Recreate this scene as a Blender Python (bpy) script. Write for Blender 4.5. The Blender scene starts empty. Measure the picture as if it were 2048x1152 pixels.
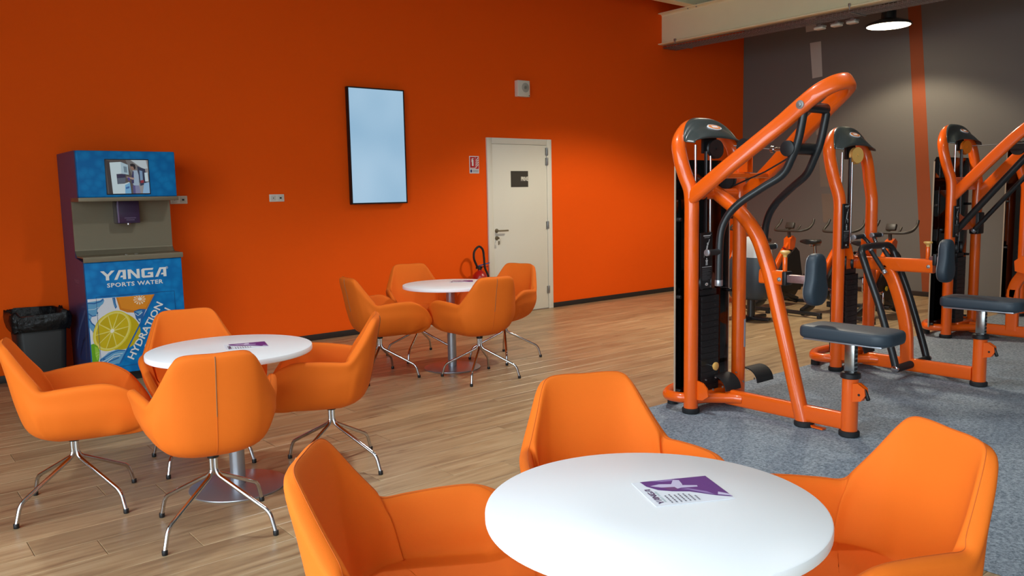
import bpy, bmesh, math, random
from mathutils import Vector, Matrix
R = math.radians
rnd = random.Random(7)
scene = bpy.context.scene
COL = scene.collection

# ------------------------------------------------------------------ camera
CAM_F, CAM_PITCH, CAM_ROLL, CAM_YAW, CAM_H = 1639.7, 0.113807, -0.0198863, 0.885766, 1.44
cam_d = bpy.data.cameras.new('camera')
cam = bpy.data.objects.new('camera', cam_d)
COL.objects.link(cam)
_fw = Vector((math.cos(CAM_YAW) * math.cos(CAM_PITCH), math.sin(CAM_YAW) * math.cos(CAM_PITCH), -math.sin(CAM_PITCH)))
_r0 = Vector((math.sin(CAM_YAW), -math.cos(CAM_YAW), 0))
_u0 = _r0.cross(_fw)
_r = math.cos(CAM_ROLL) * _r0 + math.sin(CAM_ROLL) * _u0
_u = -math.sin(CAM_ROLL) * _r0 + math.cos(CAM_ROLL) * _u0
M = Matrix(((_r.x, _u.x, -_fw.x, 0), (_r.y, _u.y, -_fw.y, 0), (_r.z, _u.z, -_fw.z, CAM_H), (0, 0, 0, 1)))
cam.matrix_world = M
cam_d.sensor_fit = 'HORIZONTAL'
cam_d.sensor_width = 36.0
cam_d.lens = CAM_F / 2048 * 36.0
cam_d.clip_start = 0.05
scene.camera = cam

# ------------------------------------------------------------------ light
world = bpy.data.worlds.new('overcast_sky')
scene.world = world
world.use_nodes = True
bg = world.node_tree.nodes['Background']
bg.inputs[0].default_value = (0.76, 0.90, 1.0, 1)
bg.inputs[1].default_value = 7.1

scene.view_settings.view_transform = 'Standard'
scene.view_settings.look = 'None'
scene.view_settings.gamma = 1.0
scene.view_settings.use_curve_mapping = False
scene.view_settings.exposure = 0.0
scene.cycles.max_bounces = 10
scene.cycles.diffuse_bounces = 6
scene.cycles.transparent_max_bounces = 12
scene.cycles.sample_clamp_indirect = 6.0

WX0, WX1, WY0, WY1, WZ = -1.6, 10.95, -3.4, 7.68, 4.25    # room shell
def portal(name, loc, rot, sx, sy):
    d = bpy.data.lights.new(name, 'AREA')
    d.shape = 'RECTANGLE'; d.size = sx; d.size_y = sy
    d.cycles.is_portal = True
    o = bpy.data.objects.new(name, d); COL.objects.link(o)
    o.location = loc; o.rotation_euler = rot
    return o
portal('side_window_daylight', (WX0 - .13, .4, 1.85), (R(90), 0, R(-90)), 7.0, 3.5)

# ------------------------------------------------------------------ helpers
def lin(c):
    out = []
    for v in c:
        v /= 255.0
        out.append(v / 12.92 if v <= .04045 else ((v + .055) / 1.055) ** 2.4)
    return tuple(out) + (1.0,)

def mat(name, rgb, rough=.5, metal=0.0, spec=.5, coat=0.0, bump=None, var=None, emis=None, coat_rough=.05):
    m = bpy.data.materials.new(name); m.use_nodes = True
    nt = m.node_tree; b = nt.nodes['Principled BSDF']
    col = lin(rgb)
    b.inputs['Base Color'].default_value = col
    b.inputs['Roughness'].default_value = rough
    b.inputs['Metallic'].default_value = metal
    b.inputs['Specular IOR Level'].default_value = spec
    b.inputs['Coat Weight'].default_value = coat
    b.inputs['Coat Roughness'].default_value = coat_rough
    tc = nt.nodes.new('ShaderNodeTexCoord')
    if bump:
        sc_, st, dist = bump
        n = nt.nodes.new('ShaderNodeTexNoise'); n.inputs['Scale'].default_value = sc_; n.inputs['Detail'].default_value = 4
        nt.links.new(tc.outputs['Object'], n.inputs['Vector'])
        bp = nt.nodes.new('ShaderNodeBump'); bp.inputs['Strength'].default_value = st; bp.inputs['Distance'].default_value = dist
        nt.links.new(n.outputs['Fac'], bp.inputs['Height']); nt.links.new(bp.outputs['Normal'], b.inputs['Normal'])
    if var:
        sc_, amt = var
        n = nt.nodes.new('ShaderNodeTexNoise'); n.inputs['Scale'].default_value = sc_; n.inputs['Detail'].default_value = 5
        nt.links.new(tc.outputs['Object'], n.inputs['Vector'])
        mx = nt.nodes.new('ShaderNodeMix'); mx.data_type = 'RGBA'
        mx.inputs[6].default_value = tuple(c * (1 - amt) for c in col[:3]) + (1,)
        mx.inputs[7].default_value = tuple(min(1, c * (1 + amt)) for c in col[:3]) + (1,)
        nt.links.new(n.outputs['Fac'], mx.inputs[0]); nt.links.new(mx.outputs[2], b.inputs['Base Color'])
    if emis:
        b.inputs['Emission Color'].default_value = lin(emis[0]); b.inputs['Emission Strength'].default_value = emis[1]
    return m

MT = {}
MT['wall_orange'] = mat('orange_wall_paint', (247, 91, 9), .8, spec=.15, bump=(220, .12, .002), var=(1.3, .03))
MT['wall_grey'] = mat('grey_wall_paint', (110, 108, 105), .7, bump=(220, .12, .002), var=(1.1, .04))
MT['wall_white'] = mat('pale_wall_paint', (205, 205, 200), .7, bump=(200, .1, .002))
MT['ceiling'] = mat('ceiling_deck_paint', (205, 207, 205), .6)
MT['skirting'] = mat('dark_skirting', (42, 36, 34), .5, var=(9, .1))
MT['white_paint'] = mat('white_door_paint', (228, 226, 214), .42, var=(3, .02))
MT['beam'] = mat('cream_beam_paint', (244, 244, 208), .5, var=(4, .03))
MT['galv'] = mat('galvanised_steel', (168, 170, 170), .38, .85, var=(30, .15))
MT['chrome'] = mat('chrome', (205, 205, 208), .07, 1.0)
MT['steel'] = mat('brushed_steel', (132, 124, 104), .5, .6, spec=.3, bump=(160, .08, .001))
MT['silver'] = mat('silver_powder_coat', (168, 170, 176), .33, .75, bump=(500, .1, .0005))
MT['black'] = mat('black_plastic', (22, 22, 24), .42)
MT['black_rubber'] = mat('black_rubber', (24, 25, 27), .68, bump=(300, .2, .001))
MT['grip'] = mat('black_foam_grip', (34, 36, 38), .6, bump=(350, .2, .001))
MT['black_metal'] = mat('satin_black_steel', (30, 32, 34), .34, coat=.15)
MT['vinyl'] = mat('slate_vinyl', (47, 59, 69), .5, bump=(260, .15, .001))
MT['chair'] = mat('orange_chair_fabric', (231, 110, 21), .8, bump=(700, .35, .0012), var=(6, .04), spec=.3)
MT['stitch'] = mat('orange_thread', (196, 92, 18), .8)
MT['zip'] = mat('grey_brown_zip', (140, 104, 70), .6)
MT['tube'] = mat('orange_gloss_enamel', (238, 95, 6), .34, spec=.35, coat=.8, coat_rough=.04)
MT['shroud'] = mat('carbon_grey_cover', (58, 66, 66), .3, coat=.5, coat_rough=.1)
MT['tabletop'] = mat('white_laminate', (246, 247, 248), .36, spec=.3, var=(3, .01))
MT['paper'] = mat('white_paper', (232, 234, 240), .5)
MT['yellow'] = mat('yellow_plastic_knob', (226, 176, 96), .4)
MT['yellow_bright'] = mat('bright_yellow_knob', (240, 190, 40), .4)
MT['pulley_orange'] = mat('amber_nylon_pulley', (232, 128, 28), .4)
MT['red'] = mat('red_enamel', (176, 24, 20), .3, coat=.4)
MT['blue_lever'] = mat('blue_plastic', (60, 84, 150), .4)
MT['bag'] = mat('black_bin_liner', (20, 20, 20), .42, spec=.35, bump=(22, .8, .02))
MT['bin'] = mat('black_bin_plastic', (34, 34, 33), .55)
MT['purple'] = mat('dark_purple_plastic', (52, 34, 66), .3, coat=.3)
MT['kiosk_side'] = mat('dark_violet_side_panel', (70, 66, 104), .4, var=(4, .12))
MT['post_steel'] = mat('plated_steel_bar', (176, 178, 176), .22, 1.0, bump=(140, .08, .001))
MT['mauve'] = mat('mauve_plated_bar', (150, 118, 118), .35, .7, var=(60, .2))
MT['white_plastic'] = mat('white_plastic', (222, 220, 208), .4)
MT['seam_dark'] = mat('dark_joint', (38, 30, 24), .8)
MT['bike_grey'] = mat('warm_dark_grey_plastic', (62, 56, 50), .45)
MT['acrylic_edge'] = mat('polished_acrylic_edge', (176, 160, 140), .25)
MT['silver_cover'] = mat('silver_plastic_cover', (186, 192, 196), .35, .1)

def blue_panel():
    m = mat('blue_bubble_print', (8, 122, 190), .5, spec=.2)
    nt = m.node_tree; b = nt.nodes['Principled BSDF']
    tc = nt.nodes.new('ShaderNodeTexCoord')
    v = nt.nodes.new('ShaderNodeTexVoronoi'); v.inputs['Scale'].default_value = 16
    nt.links.new(tc.outputs['Object'], v.inputs['Vector'])
    rp = nt.nodes.new('ShaderNodeValToRGB')
    rp.color_ramp.elements[0].color = lin((14, 128, 194)); rp.color_ramp.elements[1].color = lin((4, 108, 176))
    rp.color_ramp.elements[0].position = .25; rp.color_ramp.elements[1].position = .7
    nt.links.new(v.outputs['Distance'], rp.inputs['Fac']); nt.links.new(rp.outputs['Color'], b.inputs['Base Color'])
    return m
MT['blue'] = blue_panel()

def smoked():
    m = bpy.data.materials.new('smoked_acrylic'); m.use_nodes = True
    nt = m.node_tree; nt.nodes.clear()
    out = nt.nodes.new('ShaderNodeOutputMaterial')
    tr = nt.nodes.new('ShaderNodeBsdfTransparent'); tr.inputs[0].default_value = (.50, .40, .33, 1)
    gl = nt.nodes.new('ShaderNodeBsdfGlossy'); gl.inputs['Roughness'].default_value = .03; gl.inputs[0].default_value = (.9, .9, .9, 1)
    fr = nt.nodes.new('ShaderNodeFresnel'); fr.inputs[0].default_value = 1.5
    mx = nt.nodes.new('ShaderNodeMixShader')
    nt.links.new(fr.outputs[0], mx.inputs[0]); nt.links.new(tr.outputs[0], mx.inputs[1]); nt.links.new(gl.outputs[0], mx.inputs[2])
    nt.links.new(mx.outputs[0], out.inputs[0])
    return m
MT['smoked'] = smoked()

def print_mat(name, emissive=0.0, rough=.4):
    m = bpy.data.materials.new(name); m.use_nodes = True
    nt = m.node_tree; b = nt.nodes['Principled BSDF']
    a = nt.nodes.new('ShaderNodeVertexColor'); a.layer_name = 'ink'
    b.inputs['Roughness'].default_value = rough
    if emissive:
        b.inputs['Base Color'].default_value = (.01, .01, .01, 1)
        nt.links.new(a.outputs['Color'], b.inputs['Emission Color']); b.inputs['Emission Strength'].default_value = emissive
    else:
        nt.links.new(a.outputs['Color'], b.inputs['Base Color'])
    return m
MT['ink'] = print_mat('printed_ink')
MT['screen_ink'] = print_mat('lit_screen_picture', .62, .15)

def tv_screen():
    m = mat('lit_blank_screen', (10, 12, 14), .12)
    nt = m.node_tree; b = nt.nodes['Principled BSDF']
    tc = nt.nodes.new('ShaderNodeTexCoord')
    n = nt.nodes.new('ShaderNodeTexNoise'); n.inputs['Scale'].default_value = 1.6; n.inputs['Detail'].default_value = 1
    nt.links.new(tc.outputs['Object'], n.inputs['Vector'])
    rp = nt.nodes.new('ShaderNodeValToRGB')
    rp.color_ramp.elements[0].color = lin((146, 184, 212)); rp.color_ramp.elements[1].color = lin((170, 202, 226))
    rp.color_ramp.elements[0].position = .3; rp.color_ramp.elements[1].position = .72
    nt.links.new(n.outputs['Fac'], rp.inputs['Fac'])
    nt.links.new(rp.outputs['Color'], b.inputs['Emission Color']); b.inputs['Emission Strength'].default_value = .95
    return m
MT['tv_screen'] = tv_screen()

def wood():
    m = bpy.data.materials.new('oak_laminate'); m.use_nodes = True
    nt = m.node_tree; b = nt.nodes['Principled BSDF']; L = nt.links.new
    tc = nt.nodes.new('ShaderNodeTexCoord'); oi = nt.nodes.new('ShaderNodeObjectInfo')
    mul = nt.nodes.new('ShaderNodeMath'); mul.operation = 'MULTIPLY'; mul.inputs[1].default_value = 137.0
    L(oi.outputs['Random'], mul.inputs[0])
    cmb = nt.nodes.new('ShaderNodeCombineXYZ'); L(mul.outputs[0], cmb.inputs[0]); L(mul.outputs[0], cmb.inputs[1])
    geo = nt.nodes.new('ShaderNodeNewGeometry')
    add = nt.nodes.new('ShaderNodeVectorMath'); add.operation = 'ADD'
    L(geo.outputs['Position'], add.inputs[0]); L(cmb.outputs[0], add.inputs[1])
    mp = nt.nodes.new('ShaderNodeMapping'); mp.inputs['Scale'].default_value = (1.1, 13, 1); L(add.outputs[0], mp.inputs['Vector'])
    n1 = nt.nodes.new('ShaderNodeTexNoise'); n1.inputs['Scale'].default_value = 1.5; n1.inputs['Detail'].default_value = 6; n1.inputs['Roughness'].default_value = .62; n1.inputs['Distortion'].default_value = .6
    L(mp.outputs[0], n1.inputs['Vector'])
    rp = nt.nodes.new('ShaderNodeValToRGB')
    e = rp.color_ramp.elements
    e[0].position = .30; e[0].color = lin((134, 106, 74)); e[1].position = .72; e[1].color = lin((190, 163, 122))
    x = e.new(.48); x.color = lin((167, 137, 96))
    L(n1.outputs['Fac'], rp.inputs['Fac'])
    # knots
    mp2 = nt.nodes.new('ShaderNodeMapping'); mp2.inputs['Scale'].default_value = (2.2, 6.5, 1); L(add.outputs[0], mp2.inputs['Vector'])
    n2 = nt.nodes.new('ShaderNodeTexNoise'); n2.inputs['Scale'].default_value = 1.7; n2.inputs['Detail'].default_value = 2
    L(mp2.outputs[0], n2.inputs['Vector'])
    kr = nt.nodes.new('ShaderNodeValToRGB'); kr.color_ramp.elements[0].position = .70; kr.color_ramp.elements[1].position = .78
    kr.color_ramp.elements[0].color = (1, 1, 1, 1); kr.color_ramp.elements[1].color = (.42, .34, .28, 1)
    L(n2.outputs['Fac'], kr.inputs['Fac'])
    mx = nt.nodes.new('ShaderNodeMix'); mx.data_type = 'RGBA'; mx.blend_type = 'MULTIPLY'; mx.inputs[0].default_value = .8
    L(rp.outputs['Color'], mx.inputs[6]); L(kr.outputs['Color'], mx.inputs[7])
    mr = nt.nodes.new('ShaderNodeMapRange'); mr.inputs[3].default_value = .84; mr.inputs[4].default_value = 1.12
    L(oi.outputs['Random'], mr.inputs[0])
    hs = nt.nodes.new('ShaderNodeHueSaturation'); L(mr.outputs[0], hs.inputs['Value']); L(mx.outputs[2], hs.inputs['Color'])
    hs.inputs['Saturation'].default_value = .92
    L(hs.outputs['Color'], b.inputs['Base Color'])
    b.inputs['Roughness'].default_value = .36
    bp = nt.nodes.new('ShaderNodeBump'); bp.inputs['Strength'].default_value = .05; bp.inputs['Distance'].default_value = .002
    L(n1.outputs['Fac'], bp.inputs['Height']); L(bp.outputs['Normal'], b.inputs['Normal'])
    return m
MT['wood'] = wood()

def carpet_mat():
    m = mat('blue_grey_carpet', (106, 113, 124), .95, spec=.1)
    nt = m.node_tree; b = nt.nodes['Principled BSDF']; L = nt.links.new
    tc = nt.nodes.new('ShaderNodeTexCoord')
    n = nt.nodes.new('ShaderNodeTexNoise'); n.inputs['Scale'].default_value = 75; n.inputs['Detail'].default_value = 6; n.inputs['Roughness'].default_value = .75
    L(tc.outputs['Object'], n.inputs['Vector'])
    rp = nt.nodes.new('ShaderNodeValToRGB'); rp.color_ramp.elements[0].position = .34; rp.color_ramp.elements[1].position = .66
    rp.color_ramp.elements[0].color = lin((80, 91, 101)); rp.color_ramp.elements[1].color = lin((166, 177, 187))
    L(n.outputs['Fac'], rp.inputs['Fac']); L(rp.outputs['Color'], b.inputs['Base Color'])
    bp = nt.nodes.new('ShaderNodeBump'); bp.inputs['Strength'].default_value = .7; bp.inputs['Distance'].default_value = .004
    L(n.outputs['Fac'], bp.inputs['Height']); L(bp.outputs['Normal'], b.inputs['Normal'])
    return m
MT['carpet'] = carpet_mat()
MT['lamp_glow'] = mat('lit_lamp_diffuser', (255, 250, 235), .5, emis=((255, 240, 205), 9.0))

def link(name, me, parent=None, loc=None):
    o = bpy.data.objects.new(name, me); COL.objects.link(o)
    if parent: o.parent = parent
    if loc: o.location = loc
    return o

def thing(name, label, cat, loc=(0, 0, 0), rotz=0, group=None):
    o = link(name, None); o.location = loc; o.rotation_euler = (0, 0, rotz)
    o['label'] = label; o['category'] = cat
    if group: o['group'] = group
    return o

def catmull(pts, n=8, closed=False):
    P = [Vector(p) for p in pts]; out = []; N = len(P)
    for i in range(N if closed else N - 1):
        if closed: a, b_, c, d = P[i - 1], P[i], P[(i + 1) % N], P[(i + 2) % N]
        else: a, b_, c, d = P[max(i - 1, 0)], P[i], P[i + 1], P[min(i + 2, N - 1)]
        for k in range(n):
            t = k / n
            out.append(.5 * (2 * b_ + (c - a) * t + (2 * a - 5 * b_ + 4 * c - d) * t * t + (3 * b_ - a - 3 * c + d) * t ** 3))
    if not closed: out.append(P[-1].copy())
    return out

def fillet(pts, r, n=6):
    """polyline with rounded corners"""
    P = [Vector(p) for p in pts]; out = [P[0]]
    for i in range(1, len(P) - 1):
        a, b_, c = P[i - 1], P[i], P[i + 1]
        d1 = (a - b_); d2 = (c - b_)
        rr = min(r, d1.length * .48, d2.length * .48)
        p = b_ + d1.normalized() * rr; q = b_ + d2.normalized() * rr
        for k in range(n + 1):
            t = k / n
            out.append((1 - t) ** 2 * p + 2 * t * (1 - t) * b_ + t * t * q)
    out.append(P[-1])
    return out

class MB:
    def __init__(s): s.v = []; s.f = []; s.mi = []; s.m = 0; s.col = []; s.c = None
    def add(s, vs, fs):
        o = len(s.v); s.v += [tuple(v) for v in vs]
        for f in fs:
            s.f.append([i + o for i in f]); s.mi.append(s.m); s.col.append(s.c)
        return s
    def bm(s, bm, mtx=None):
        bm.verts.index_update()
        vs = [(mtx @ v.co if mtx else v.co.copy()) for v in bm.verts]
        s.add(vs, [[v.index for v in f.verts] for f in bm.faces]); bm.free()
        return s
    def box(s, c, d, bev=.0, seg=2, rot=None):
        b = bmesh.new(); bmesh.ops.create_cube(b, size=1)
        for v in b.verts: v.co = Vector((v.co.x * d[0], v.co.y * d[1], v.co.z * d[2]))
        if bev: bmesh.ops.bevel(b, geom=b.edges[:], offset=min(bev, min(d) * .49), segments=seg, affect='EDGES', profile=.5)
        mt = Matrix.Translation(Vector(c))
        if rot: mt = mt @ (rot.to_4x4() if not isinstance(rot, (tuple, list)) else Matrix.LocRotScale(None, __import__('mathutils').Euler(rot), None))
        return s.bm(b, mt)
    def b6(s, x0, x1, y0, y1, z0, z1, bev=0, seg=2):
        return s.box(((x0 + x1) / 2, (y0 + y1) / 2, (z0 + z1) / 2), (abs(x1 - x0), abs(y1 - y0), abs(z1 - z0)), bev, seg)
    def tube(s, pts, r, seg=12, closed=False, cap=True, up=(0, 0, 1), ry=None, p=2.0, twist=0):
        """sweep an ellipse (superellipse exponent p) along pts; r and ry may be numbers or functions of t"""
        P = [Vector(q) for q in pts]; n = len(P)
        T = []
        for i in range(n):
            a = P[i - 1] if (i > 0 or closed) else P[i]; b_ = P[(i + 1) % n] if (i < n - 1 or closed) else P[i]
            T.append((b_ - a).normalized())
        U = Vector(up); U = U - T[0] * U.dot(T[0])
        if U.length < 1e-4: U = T[0].orthogonal()
        U.normalize(); vs = []
        for i in range(n):
            if i:
                U = U - T[i] * U.dot(T[i])
                U.normalize()
            W = T[i].cross(U); t = i / max(1, n - 1)
            ru = r(t) if callable(r) else r; rw = (ry(t) if callable(ry) else ry) if ry else ru
            for k in range(seg):
                a = 2 * math.pi * (k + .5) / seg; c_, s_ = math.cos(a), math.sin(a)
                c2 = math.copysign(abs(c_) ** (2 / p), c_); s2 = math.copysign(abs(s_) ** (2 / p), s_)
                vs.append(P[i] + U * (c2 * ru) + W * (s2 * rw))
        fs = []
        for i in range(n if closed else n - 1):
            for k in range(seg):
                a = i * seg + k; b_ = i * seg + (k + 1) % seg; j = ((i + 1) % n) * seg
                fs.append([a, b_, j + (k + 1) % seg, j + k])
        if cap and not closed:
            fs.append(list(range(seg))[::-1]); fs.append([(n - 1) * seg + k for k in range(seg)])
        return s.add(vs, fs)
    def cyl(s, p0, p1, r, seg=20, bev=0, r1=None):
        p0 = Vector(p0); p1 = Vector(p1); d = (p1 - p0); L = d.length; d.normalize()
        r1 = r if r1 is None else r1
        pr = [(0, r), (L, r1)]
        if bev: pr = [(0, r - bev), (bev * .3, r - bev * .3), (bev, r), (L - bev, r1), (L - bev * .3, r1 - bev * .3), (L, r1 - bev)]
        return s.lathe(pr, p0, d, seg)
    def lathe(s, prof, o, axis=(0, 0, 1), seg=24, cap=True):
        o = Vector(o); A = Vector(axis).normalized(); U = A.orthogonal().normalized(); W = A.cross(U); vs = []
        for (h, r) in prof:
            for k in range(seg):
                a = 2 * math.pi * k / seg
                vs.append(o + A * h + (U * math.cos(a) + W * math.sin(a)) * r)
        fs = []; n = len(prof)
        for i in range(n - 1):
            for k in range(seg):
                fs.append([i * seg + k, i * seg + (k + 1) % seg, (i + 1) * seg + (k + 1) % seg, (i + 1) * seg + k])
        if cap:
            fs.append(list(range(seg))[::-1]); fs.append([(n - 1) * seg + k for k in range(seg)])
        return s.add(vs, fs)
    def prism(s, poly, o, ux, uy, depth):
        """extrude a 2-D outline lying in the ux/uy plane at o by depth along ux x uy"""
        o = Vector(o); ux = Vector(ux).normalized(); uy = Vector(uy).normalized(); n = ux.cross(uy)
        N = len(poly)
        vs = [o + ux * x + uy * y for x, y in poly] + [o + ux * x + uy * y + n * depth for x, y in poly]
        fs = [list(range(N))[::-1], [N + i for i in range(N)]] + [[i, (i + 1) % N, N + (i + 1) % N, N + i] for i in range(N)]
        return s.add(vs, fs)
    def build(s, name, mats, parent=None, smooth=40, loc=None, kind=None, label=None):
        me = bpy.data.meshes.new(name)
        me.from_pydata(s.v, [], s.f)
        mats = mats if isinstance(mats, (list, tuple)) else [mats]
        for m in mats: me.materials.append(MT[m] if isinstance(m, str) else m)
        if len(mats) > 1: me.polygons.foreach_set('material_index', s.mi)
        if any(c is not None for c in s.col):
            at = me.color_attributes.new('ink', 'FLOAT_COLOR', 'CORNER')
            for p, c in zip(me.polygons, s.col):
                for li in p.loop_indices: at.data[li].color = c or (1, 1, 1, 1)
        if smooth:
            me.polygons.foreach_set('use_smooth', [True] * len(me.polygons))
            me.set_sharp_from_angle(angle=R(smooth))
        bm = bmesh.new(); bm.from_mesh(me)
        if not any(c is not None for c in s.col): bmesh.ops.recalc_face_normals(bm, faces=bm.faces)
        bm.to_mesh(me); bm.free()
        me.update()
        o = link(name, me, parent, loc)
        if kind: o['kind'] = kind
        if label: o['label'] = label
        return o

def structure(o, label=None):
    o['kind'] = 'structure'
    if label: o['label'] = label
    return o

def tag(o, label, cat, group=None):
    o['label'] = label; o['category'] = cat
    if group: o['group'] = group
    return o

# lettering as flat print ------------------------------------------------
_TXT = {}
def glyphs(s, bold=0.0, spacing=1.0):
    key = (s, bold, spacing)
    if key not in _TXT:
        cu = bpy.data.curves.new('lettering', 'FONT'); cu.body = s; cu.size = 1; cu.offset = bold; cu.space_character = spacing
        cu.resolution_u = 2
        ob = bpy.data.objects.new('lettering', cu); COL.objects.link(ob)
        dg = bpy.context.evaluated_depsgraph_get(); ev = ob.evaluated_get(dg); me = ev.to_mesh()
        vs = [(v.co.x, v.co.y) for v in me.vertices]; fs = [list(p.vertices) for p in me.polygons]
        ev.to_mesh_clear(); bpy.data.objects.remove(ob); bpy.data.curves.remove(cu)
        xs = [v[0] for v in vs]; ys = [v[1] for v in vs]
        _TXT[key] = (vs, fs, min(xs), max(xs), min(ys), max(ys))
    return _TXT[key]

class Print:
    """flat print: coloured outlines on a plane with origin o and axes ux, uy"""
    def __init__(s, o, ux, uy):
        s.o = Vector(o); s.ux = Vector(ux).normalized(); s.uy = Vector(uy).normalized(); s.n = s.ux.cross(s.uy); s.mb = MB(); s.k = 0
    def P(s, x, y): return s.o + s.ux * x + s.uy * y + s.n * (.0004 + s.k * .00003)
    def poly(s, pts, rgb):
        s.k += 1; s.mb.c = lin(rgb)
        s.mb.add([s.P(x, y) for x, y in pts], [list(range(len(pts)))]); return s
    def rect(s, x0, y0, x1, y1, rgb): return s.poly([(x0, y0), (x1, y0), (x1, y1), (x0, y1)], rgb)
    def disc(s, cx, cy, rx, ry, rgb, rot=0, n=28, a0=0, a1=360):
        pts = []
        full = abs(a1 - a0) >= 360
        for i in range(n if full else n + 1):
            a = R(a0 + (a1 - a0) * i / n); x, y = rx * math.cos(a), ry * math.sin(a)
            pts.append((cx + x * math.cos(rot) - y * math.sin(rot), cy + x * math.sin(rot) + y * math.cos(rot)))
        if not full: pts.append((cx, cy))
        return s.poly(pts, rgb)
    def stroke(s, pts, w, rgb, taper=False):
        P = [Vector((p[0], p[1], 0)) for p in pts]
        Lh, Rh = [], []
        for i, p in enumerate(P):
            t = (P[min(i + 1, len(P) - 1)] - P[max(i - 1, 0)]).normalized(); nrm = Vector((-t.y, t.x, 0))
            ww = w / 2 * ((1 - .7 * i / (len(P) - 1)) if taper else 1)
            Lh.append(p + nrm * ww); Rh.append(p - nrm * ww)
        s.k += 1; s.mb.c = lin(rgb)
        for i in range(len(P) - 1):
            q = [Rh[i], Rh[i + 1], Lh[i + 1], Lh[i]]
            s.mb.add([s.P(v.x, v.y) for v in q], [[0, 1, 2, 3]])
        return s
    def text(s, txt, x, y, w, h, rgb, rot=0, bold=.0, spacing=1.0, shear=0):
        """fit txt into a w x h box whose lower-left is x, y, turned by rot"""
        vs, fs, x0, x1, y0, y1 = glyphs(txt, bold, spacing)
        s.k += 1; s.mb.c = lin(rgb); out = []
        for (a, b_) in vs:
            u = (a - x0) / (x1 - x0) * w; v = (b_ - y0) / (y1 - y0) * h; u += v * shear
            out.append(s.P(x + u * math.cos(rot) - v * math.sin(rot), y + u * math.sin(rot) + v * math.cos(rot)))
        s.mb.add(out, fs); return s
    def build(s, name, parent, mat_='ink', label=None):
        return s.mb.build(name, mat_, parent, smooth=0, label=label)

YANGA = {  # wide angular letters in a 1 x 1 cell, as (outline list)
    'Y': [[(0, 1), (.26, 1), (.52, .62), (.80, 1), (1.06, 1), (.62, .42), (.62, 0), (.38, 0), (.38, .42)]],
    'A': [[(0, 0), (.24, 0), (.46, .62), (.52, .8), (.66, .8), (.66, .40), (.52, .40), (.46, .22), (.66, .22), (.66, 0), (.90, 0), (.90, 1), (.38, 1)]],
    'N': [[(0, 0), (.22, 0), (.22, .68), (.66, 0), (.90, 0), (.90, 1), (.68, 1), (.68, .36), (.26, 1), (0, 1)]],
    'G': [[(.12, 1), (.95, 1), (.88, .80), (.24, .80), (.24, .22), (.68, .22), (.68, .38), (.46, .38), (.52, .56), (.90, .56), (.90, 0), (.10, 0), (0, .12), (0, .88)]],
}
def yanga(pr, x, y, w, h, rgb, rot=0, shear=0):
    adv = [0, .98, 2.02, 3.06, 4.10]; tot = 5.0
    pr.k += 1; pr.mb.c = lin(rgb)
    for ch, a in zip('YANGA', adv):
        for ol in YANGA[ch]:
            pts = [((a + px) / tot * w + py * h * shear, py * h) for px, py in ol]
            vs = [pr.P(x + u * math.cos(rot) - v * math.sin(rot), y + u * math.sin(rot) + v * math.cos(rot)) for u, v in pts]
            pr.mb.add(vs, [list(range(len(vs)))])
    return pr

def to_px(p):
    d = Vector(p) - Vector((0, 0, CAM_H)); w = d.dot(_fw)
    if w < .1: return (-9e3, -9e3)
    return (1024 + CAM_F * d.dot(_r) / w, 576 - CAM_F * d.dot(_u) / w)
# ------------------------------------------------------------------ setting
T = .14
structure(MB().b6(WX0 - T, WX1 + T, WY1, WY1 + T, -.05, WZ).build('wall_back', 'wall_orange'))
wr = structure(MB().b6(WX1, WX1 + T, WY0, WY1, -.05, WZ).build('wall_right', 'wall_grey'))
def opening_wall(name, along, fixed, a0, a1, o0, o1, z0, z1, m):
    mb = MB()
    def seg(s0, s1, q0, q1):
        if along == 'x': mb.b6(s0, s1, fixed - T, fixed, q0, q1)
        else: mb.b6(fixed - T, fixed, s0, s1, q0, q1)
    seg(a0, o0, -.05, WZ); seg(o1, a1, -.05, WZ); seg(o0, o1, -.05, z0); seg(o0, o1, z1, WZ)
    return structure(mb.build(name, m))
structure(MB().b6(WX0, WX1, WY0 - T, WY0, -.05, WZ).build('wall_front', 'wall_white'))
opening_wall('wall_left', 'y', WX0, WY0, WY1, -3.1, 3.9, .1, 3.6, 'wall_white')
structure(MB().b6(WX0, WX1, WY0, WY1, WZ, WZ + .1).build('ceiling', 'ceiling'))
def window(name, along, fixed, o0, o1, z0, z1, n):
    mb = MB(); f = .035
    def bar(s0, s1, q0, q1):
        if along == 'x': mb.b6(s0, s1, fixed - .10, fixed - .04, q0, q1)
        else: mb.b6(fixed - .10, fixed - .04, s0, s1, q0, q1)
    for k in range(n + 1):
        c = o0 + (o1 - o0) * k / n
        bar(max(o0, c - f), min(o1, c + f), z0, z1)
    bar(o0, o1, z0, z0 + .07); bar(o0, o1, z1 - .07, z1); bar(o0, o1, 2.35, 2.42)
    return structure(mb.build(name, 'galv'))
window('window_1', 'y', WX0, -3.1, 3.9, .1, 3.6, 5)
structure(MB().b6(-40, WX0 - .6, -40, 40, -.3, -.2).build('ground', mat('outdoor_paving', (150, 152, 146), .9)))
# baseboards
structure(MB().b6(WX0, 5.922, WY1 - .014, WY1, 0, .06, .002).build('baseboard_back', 'skirting'))
structure(MB().b6(6.936, WX1, WY1 - .014, WY1, 0, .06, .002).build('baseboard_back', 'skirting'))
structure(MB().b6(WX1 - .014, WX1, WY0, WY1 - .014, 0, .062, .002).build('baseboard_right', 'skirting'))

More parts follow.
